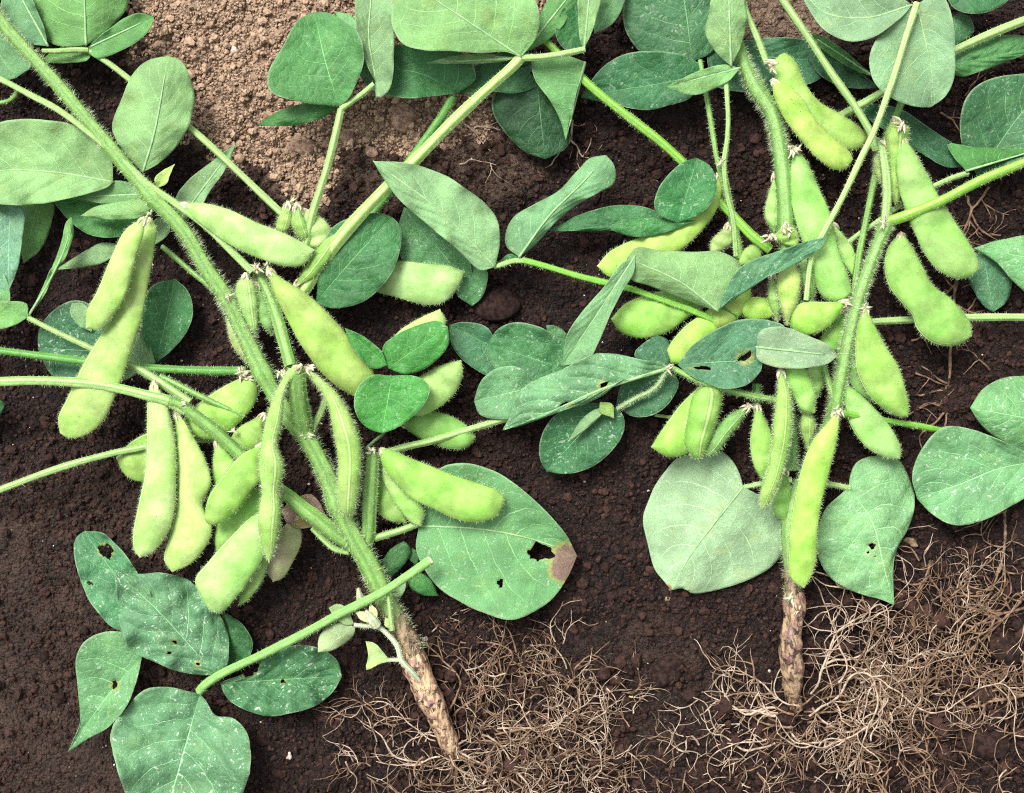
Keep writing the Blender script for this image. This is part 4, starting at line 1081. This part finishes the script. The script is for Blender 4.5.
def branching(mb, C, r, depth, mi, dens=.04, curl=.5):
    thread(mb, C, r, r * .4, 5, mi)
    if depth == 0: return
    L = len(C)
    for q in range(RNG.poisson(dens * L * 5.5) + (1 if depth > 1 else 0)):
        k = RNG.integers(1, L - 1)
        d = C[min(k + 1, L - 1), :2] - C[k - 1, :2]
        a = math.atan2(d[1], d[0]) + RNG.choice([-1, 1]) * RNG.uniform(.4, 1.3)
        ln = RNG.uniform(.15, .5) * L * 5.5
        D = wander(C[k, :2], a, max(14, min(ln, 60)), C[k, 2], C[k, 2] + RNG.uniform(-6, 5), curl)
        D[0] = C[k]
        branching(mb, D, r * .62, depth - 1, mi, dens * .6, curl)

def root_system(p, o, sectors, count, mats_name=('root',)):
    for k in range(count):
        a0, a1, l0, l1, w = sectors[RNG.choice(len(sectors), p=np.array([s_[4] for s_ in sectors]) / sum(s_[4] for s_ in sectors))]
        a = RNG.uniform(a0, a1)
        dd = np.array([math.cos(a), math.sin(a)])
        st = np.array(o) + RNG.normal(0, 9, 2) + dd * RNG.uniform(0, .3) * l1
        C = wander(st, a, RNG.uniform(l0, l1), RNG.uniform(4, 12), RNG.uniform(-3, 12), .38)
        mb = MB()
        branching(mb, C, RNG.uniform(.65, 1.35), 2, 0, .035)
        mb.build('root', [M_ROOTP if RNG.random() < .4 else M_ROOT], par(p))

def rootlet_mat(p, boxes, mats=None):
    mb = MB()
    for (x0, y0, x1, y1, n, a0, a1) in boxes:
        for k in range(n):
            q = (RNG.uniform(x0, x1), RNG.uniform(y0, y1))
            C = wander(q, RNG.uniform(a0, a1), RNG.uniform(14, 55), RNG.uniform(-4, 12), RNG.uniform(-4, 13), .5, 5.)
            branching(mb, C, RNG.uniform(.45, .95), 1, int(RNG.random() < .35), .05, .5)
    o = mb.build('rootlet_mat', [M_ROOT, M_ROOTP], par(p))
    o['kind'] = 'stuff'

root_system('A', (448, 742), [(-.3, .7, 90, 250, 1.2), (-1.25, -.5, 70, 180, .8), (.5, 2.4, 40, 110, 1.), (2.5, 3.5, 60, 160, .9)], 26)
root_system('B', (794, 712), [(-.75, -.1, 140, 300, 1.9), (-.1, .6, 90, 280, 1.2), (.6, 2.6, 50, 120, .8), (2.7, 3.8, 50, 95, .7)], 36)
rootlet_mat('A', [(345, 735, 690, 800, 80, 0, 6.28), (450, 670, 640, 790, 120, 0, 6.28), (455, 640, 580, 720, 34, -2.6, -.4), (330, 690, 440, 760, 8, 2.2, 4.4)])
rootlet_mat('B', [(735, 710, 900, 800, 66, 0, 6.28), (830, 640, 960, 730, 44, 0, 6.28), (900, 590, 1030, 700, 28, 0, 6.28), (880, 730, 1024, 800, 26, 0, 6.28), (900, 560, 1030, 640, 34, -2.4, -.4), (720, 665, 790, 740, 16, 2, 4.4)])

mb = MB()
for q in ('1050,560 1010,610 965,650 905,690 850,712', '1050,600 985,622 930,660 880,700', '1040,690 985,706 930,712 870,716', '1005,500 1000,560 985,600 950,640', '1040,640 1000,668 960,688', '930,560 915,610 905,660 900,700'):
    P = pts(q)
    z_ = relief(P[:, 0], P[:, 1]) + RNG.uniform(7, 13, len(P))
    mb = MB(); C = spline(np.column_stack([P, z_]), 60); C[:, :2] += np.cumsum(RNG.normal(0, .5, (60, 2)), 0)
    branching(mb, C, RNG.uniform(1.4, 2.), 2, 0, .05, .4)
    mb.build('root', [M_ROOT if RNG.random() < .6 else M_ROOTP], B)
# ================================================== loose things on the soil
def root_piece(label, paths, r=1.4, pale=False, extra=3, group=None):
    mb = MB()
    for s_ in paths:
        P = pts(s_)
        zz = np.array([ground(*q) + 6 for q in P])
        C = spline(np.column_stack([P, zz]), max(8, int(np.linalg.norm(np.diff(P, axis=0), axis=1).sum() / 5)))
        C[:, :2] += RNG.normal(0, .6, (len(C), 2))
        branching(mb, C, r, 2, 0, .012 * extra)
    o = mb.build('dead_root', M_ROOTP if pale else M_ROOT)
    c = np.vstack([v for v in mb.v]).mean(0)
    o.data.transform(Matrix.Translation(-Vector(c))); o.location = c
    tag(o, label, 'root', group)
root_piece('thin brown root standing out of the soil below the lowest hanging pod on the right', ['957,272 954,300 951,345 949,385 945,426'], 2.2, extra=2)
root_piece('fine tangled roots between the two long pods and the blue green leaflet', ['990,186 976,206 966,226 958,252', '968,196 972,216 984,232 1000,236'], 1.5, extra=5)
root_piece('frayed rootlets below the horizontal stalk at right', ['912,340 930,336 948,348', '908,414 930,404 950,402 962,396', '915,372 934,380 949,388', '990,370 970,352 952,350'], 1.1, extra=5)
root_piece('thin roots on dark soil under the grey green leaflet', ['940,112 956,124 962,136', '966,96 974,82 990,72', '1000,66 990,74 984,80'], 1.2, extra=4)
root_piece('pale forked rootlet under the tip of the dark folded leaflet', ['573,120 571,140 562,150 552,164', '571,140 578,148 582,156 590,158'], 1.1, True, 2)
root_piece('pale threads of root on the brown soil beside the long pale stalk', ['462,122 472,128 482,142 490,152', '460,164 474,160 486,162 496,165', '474,128 490,127 500,130'], .8, True, 1)
root_piece('thin pale root thread at the left edge of the right hand mat', ['700,745 690,735 686,756 693,775'], 1., True, 2)
root_piece('short rootlets on the soil beneath the holed leaflet', ['425,640 440,624 458,612 480,606 500,610'], .8, True, 4)

def clod(label, px, py, rx, ry, an=0., dry=0., group='soil clods', seed=0, hz=.7):
    rg = np.random.default_rng(seed + int(px * 7 + py))
    n, m = 26, 36
    ph = np.linspace(0.02, np.pi - .02, n)[:, None]; th = np.linspace(0, 2 * np.pi, m, endpoint=False)[None]
    d = np.stack([np.sin(ph) * np.cos(th), np.sin(ph) * np.sin(th), np.cos(ph) * np.ones_like(th)], -1)
    f = np.ones((n, m))
    for k in range(26):
        v = rg.normal(0, 1, 3); v /= np.linalg.norm(v)
        w_ = rg.uniform(2, 16)
        f += rg.uniform(-.10, .12) * np.exp(-w_ * (1 - d @ v))
    f += rg.normal(0, .022, (n, m))
    e = d * f[..., None]
    # facets, as a broken lump has
    for k in range(7):
        v = rg.normal(0, 1, 3); v /= np.linalg.norm(v)
        s_ = e @ v
        e = e - np.maximum(s_ - rg.uniform(.72, .9), 0)[..., None] * v * .85
    xx = e[..., 0] * rx; yy = e[..., 1] * ry
    c_, s_ = math.cos(an), math.sin(an)
    gz = ground(px, py)
    zc = gz + min(rx, ry) * hz * .45
    P = W(np.stack([px + xx * c_ - yy * s_, py + xx * s_ + yy * c_], -1), zc + e[..., 2] * min(rx, ry) * hz)
    mb = MB()
    ring_surface(mb, P[:, ::-1])
    o = mb.build('soil_clod', M_CLODD if dry else M_CLOD)
    loc = Vector(W(np.array([px, py]), gz))
    o.data.transform(Matrix.Translation(-loc)); o.location = loc
    tag(o, label, 'clod', group)
clod('dark rounded clod beside the joint of the stalk in the middle', 500, 304, 24, 17, -.25)
clod('brown lump of soil alone between the two root mats', 668, 671, 20, 14, -.8)
clod('tan dry clod beside the thin dark stalk near the far edge', 403, 117, 13, 15, .3, 1)
clod('tan dry clod under the broad leaflet over dry soil', 301, 146, 15, 11, .1, 1)
clod('small dry clod between the two tan ones', 346, 137, 9, 8, .4, 1)
clod('round dark clod right of the stump', 856, 614, 13, 9, -.2)
clod('large clod under the roots in the lower right corner', 985, 742, 24, 17, .3)
clod('clod beside the roots at the right edge', 1004, 650, 20, 16, .6)
clod('flat clod among the roots right of the stump', 960, 718, 22, 14, -.1)
clod('small clod near the tip of the broad heart shaped leaflet', 645, 592, 7.5, 6.5, .1)
clod('small clod on the bare soil below the dark oval leaflet', 624, 500, 7, 6, .1)
clod('pebble sized clod just left of the lump between the root mats', 637, 684, 6.5, 5.5, .1)
clod('small clod right of the dark rounded one', 536, 322, 6.5, 6, .1)
clod('clod on the trodden soil near the left edge', 42, 655, 8, 6, .2)
clod('dark clod below the puckered leaflet', 262, 740, 8, 6, .2)
clod('clod at the far side near the thin pale stalk on dry soil', 232, 122, 9, 7, .2, 1)
clod('dry clod in the far left gap beside the stem', 372, 152, 7, 6, .2, 1)

def chip(name, label, cat, px, py, rx, ry, an, mat, h=2.5, group=None):
    m, n = 22, 9
    ph = np.linspace(.03, np.pi - .03, n)[:, None]; th = np.linspace(0, 2 * np.pi, m, endpoint=False)[None]
    r = 1 + .12 * np.sin(3 * th + px) + .08 * np.sin(5 * th + py)
    xx = np.sin(ph) * np.cos(th) * r * rx; yy = np.sin(ph) * np.sin(th) * r * ry; zz = np.cos(ph) * h * np.ones_like(th)
    c_, s_ = math.cos(an), math.sin(an)
    gz = ground(px, py) + 4
    mb = MB()
    ring_surface(mb, W(np.stack([px + xx * c_ - yy * s_, py + xx * s_ + yy * c_], -1), gz + zz)[:, ::-1])
    o = mb.build(name, mat)
    loc = Vector(W(np.array([px, py]), gz))
    o.data.transform(Matrix.Translation(-loc)); o.location = loc
    tag(o, label, cat, group)
chip('seed_husk', 'pale oval seed husk on soil just right of the left stem foot', 'husk', 426, 640, 3.2, 6, .6, M_GRIT)
chip('leaf_scrap', 'brown curled scrap of leaf under the tip of the heart shaped leaflet', 'scrap', 669, 594, 4, 8, .3, M_DEAD, 3)
chip('leaf_scrap', 'reddish brown leaf scrap on the soil right of the chewed leaflet', 'scrap', 911, 542, 8, 4, .5, M_DEAD, 3)
chip('pebble', 'white pebble on the dry tan soil', 'pebble', 234, 50, 3.5, 4, .2, M_GRIT, 3)
chip('pebble', 'grey pebble among the roots at the right', 'pebble', 966, 574, 4, 5, .1, M_CLODD, 4)
chip('pebble', 'black pebble on the dry tan soil', 'pebble', 243, 120, 5, 4, .1, M_CLOD, 4)
chip('seed_husk', 'pale husk on soil left of the left root', 'husk', 289, 756, 3, 4, .1, M_GRIT)
chip('pebble', 'pale pebble on soil in the gap between the far pods', 'pebble', 822, 177, 3, 3, .1, M_GRIT, 3)

# loose crumbs and bits of grit
mb = MB()
ico_v = None
import bmesh
def ico(n):
    bm_ = bmesh.new(); bmesh.ops.create_icosphere(bm_, subdivisions=n, radius=1)
    r = np.array([v.co[:] for v in bm_.verts]), np.array([[v.index for v in f.verts] for f in bm_.faces]); bm_.free()
    return r
ICO = {1: ico(1), 2: ico(2)}
def scatter(n, r0, r1, mi, xr=(-50, 1074), yr=(-50, 843), only=None, sub=1, pw=2.5):
    iv, jf = ICO[sub]
    q = np.column_stack([RNG.uniform(*xr, n), RNG.uniform(*yr, n)])
    if only is not None:
        q = q[only(q[:, 0], q[:, 1])]
    n = len(q)
    hz, _ = soil_height(q[:, 0], q[:, 1])
    r = r0 + (r1 - r0) * RNG.random(n)**pw
    V = iv[None] * (1 + RNG.normal(0, .17, (n, len(iv), 1))) * RNG.uniform(.75, 1.25, (n, 1, 3)) * r[:, None, None]
    P = q[:, None] + V[..., :2]
    P3 = W(P, hz[:, None] + .4 * r[:, None] + V[..., 2])
    F = (jf[None] + (np.arange(n) * len(iv))[:, None, None]).reshape(-1, 3)
    mb.add(P3.reshape(-1, 3), F, None, mi)
wet_ = lambda a, b: (dryness(a, b) < .3) & (RNG.random(len(a)) < .3 + .7 * smooth(.3, .55, fbm(a, b, 55., 71, 3))) & ((a > 220) | (b < 520) | (RNG.random(len(a)) < .75))
dry_ = lambda a, b: dryness(a, b) > .3
scatter(52000, .9, 2.6, 0, only=wet_)
scatter(7000, 1.6, 5.0, 0, only=wet_, sub=2)
scatter(24000, .8, 2.1, 1, (100, 560), (-50, 240), only=dry_)
scatter(2200, 1.4, 4.4, 1, (100, 560), (-50, 240), only=dry_, sub=2)
# soil still clinging in the root mats
for (x0, y0, x1, y1, n, r1) in ((400, 660, 690, 800, 420, 7.5), (720, 690, 1030, 800, 520, 8.), (840, 590, 1030, 700, 300, 8.)):
    for sub, m_ in ((1, int(n * 1.6)), (2, n // 2)):
        iv, jf = ICO[sub]
        q = np.column_stack([RNG.uniform(x0, x1, m_), RNG.uniform(y0, y1, m_)])
        q = q[fbm(q[:, 0], q[:, 1], 34., 401, 3) > .5]
        n_ = len(q); r = (1.2 if sub == 1 else 2.5) + (r1 * (.5 if sub == 1 else 1.) - 1.5) * RNG.random(n_)**2.2
        V = iv[None] * (1 + RNG.normal(0, .15, (n_, len(iv), 1))) * RNG.uniform(.75, 1.25, (n_, 1, 3)) * r[:, None, None]
        zc = relief(q[:, 0], q[:, 1]) + RNG.uniform(3, 12, n_)
        mb.add(W(q[:, None] + V[..., :2], zc[:, None] + V[..., 2]).reshape(-1, 3), (jf[None] + (np.arange(n_) * len(iv))[:, None, None]).reshape(-1, 3), None, 0)
scatter(420, .5, 1.6, 2)
cr = mb.build('soil_crumbs', [M_CRUMB, M_CRUMBD, M_GRIT], smooth=False)
cr['kind'] = 'stuff'

# ================================================== light and camera
w = bpy.data.worlds.new('World'); scene.world = w; w.use_nodes = True
nt = w.node_tree
bg = nt.nodes['Background']
sky = nt.nodes.new('ShaderNodeTexSky'); sky.sky_type = 'NISHITA'; sky.sun_disc = False
EL, AZ = math.radians(58), math.radians(-35)
sky.sun_elevation = EL; sky.sun_rotation = AZ
sky.air_density = 1.; sky.dust_density = 5.; sky.ozone_density = 1.
hs = nt.nodes.new('ShaderNodeHueSaturation'); hs.inputs['Saturation'].default_value = .12     # a clouded sky is grey
nt.links.new(sky.outputs[0], hs.inputs['Color']); nt.links.new(hs.outputs[0], bg.inputs[0])
bg.inputs[1].default_value = .085
sun = bpy.data.lights.new('sun', 'SUN'); sun.energy = 1.5; sun.angle = math.radians(22); sun.color = (1, .965, .91)
so = bpy.data.objects.new('sun', sun); col.objects.link(so)
d = Vector((math.sin(AZ) * math.cos(EL), math.cos(AZ) * math.cos(EL), math.sin(EL)))
so.rotation_euler = d.to_track_quat('Z', 'Y').to_euler(); so.location = d * 3

cam = bpy.data.cameras.new('camera'); co = bpy.data.objects.new('camera', cam); col.objects.link(co)
co.location = (0, 0, H * S); cam.sensor_width = 36; cam.lens = 36 * H / 1024.
cam.clip_start = .01; cam.clip_end = 100
scene.camera = co
scene.view_settings.view_transform = 'Standard'; scene.view_settings.look = 'None'
scene.view_settings.exposure = 1.5; scene.view_settings.gamma = 1
scene.view_settings.use_curve_mapping = False
scene.render.engine = 'CYCLES'
scene.cycles.max_bounces = 6; scene.cycles.diffuse_bounces = 3; scene.cycles.transmission_bounces = 4
scene.cycles.use_denoising = False
scene.cycles.pixel_filter_type = 'BLACKMAN_HARRIS'; scene.cycles.filter_width = 1.15
scene.cycles.denoiser = 'OPENIMAGEDENOISE'
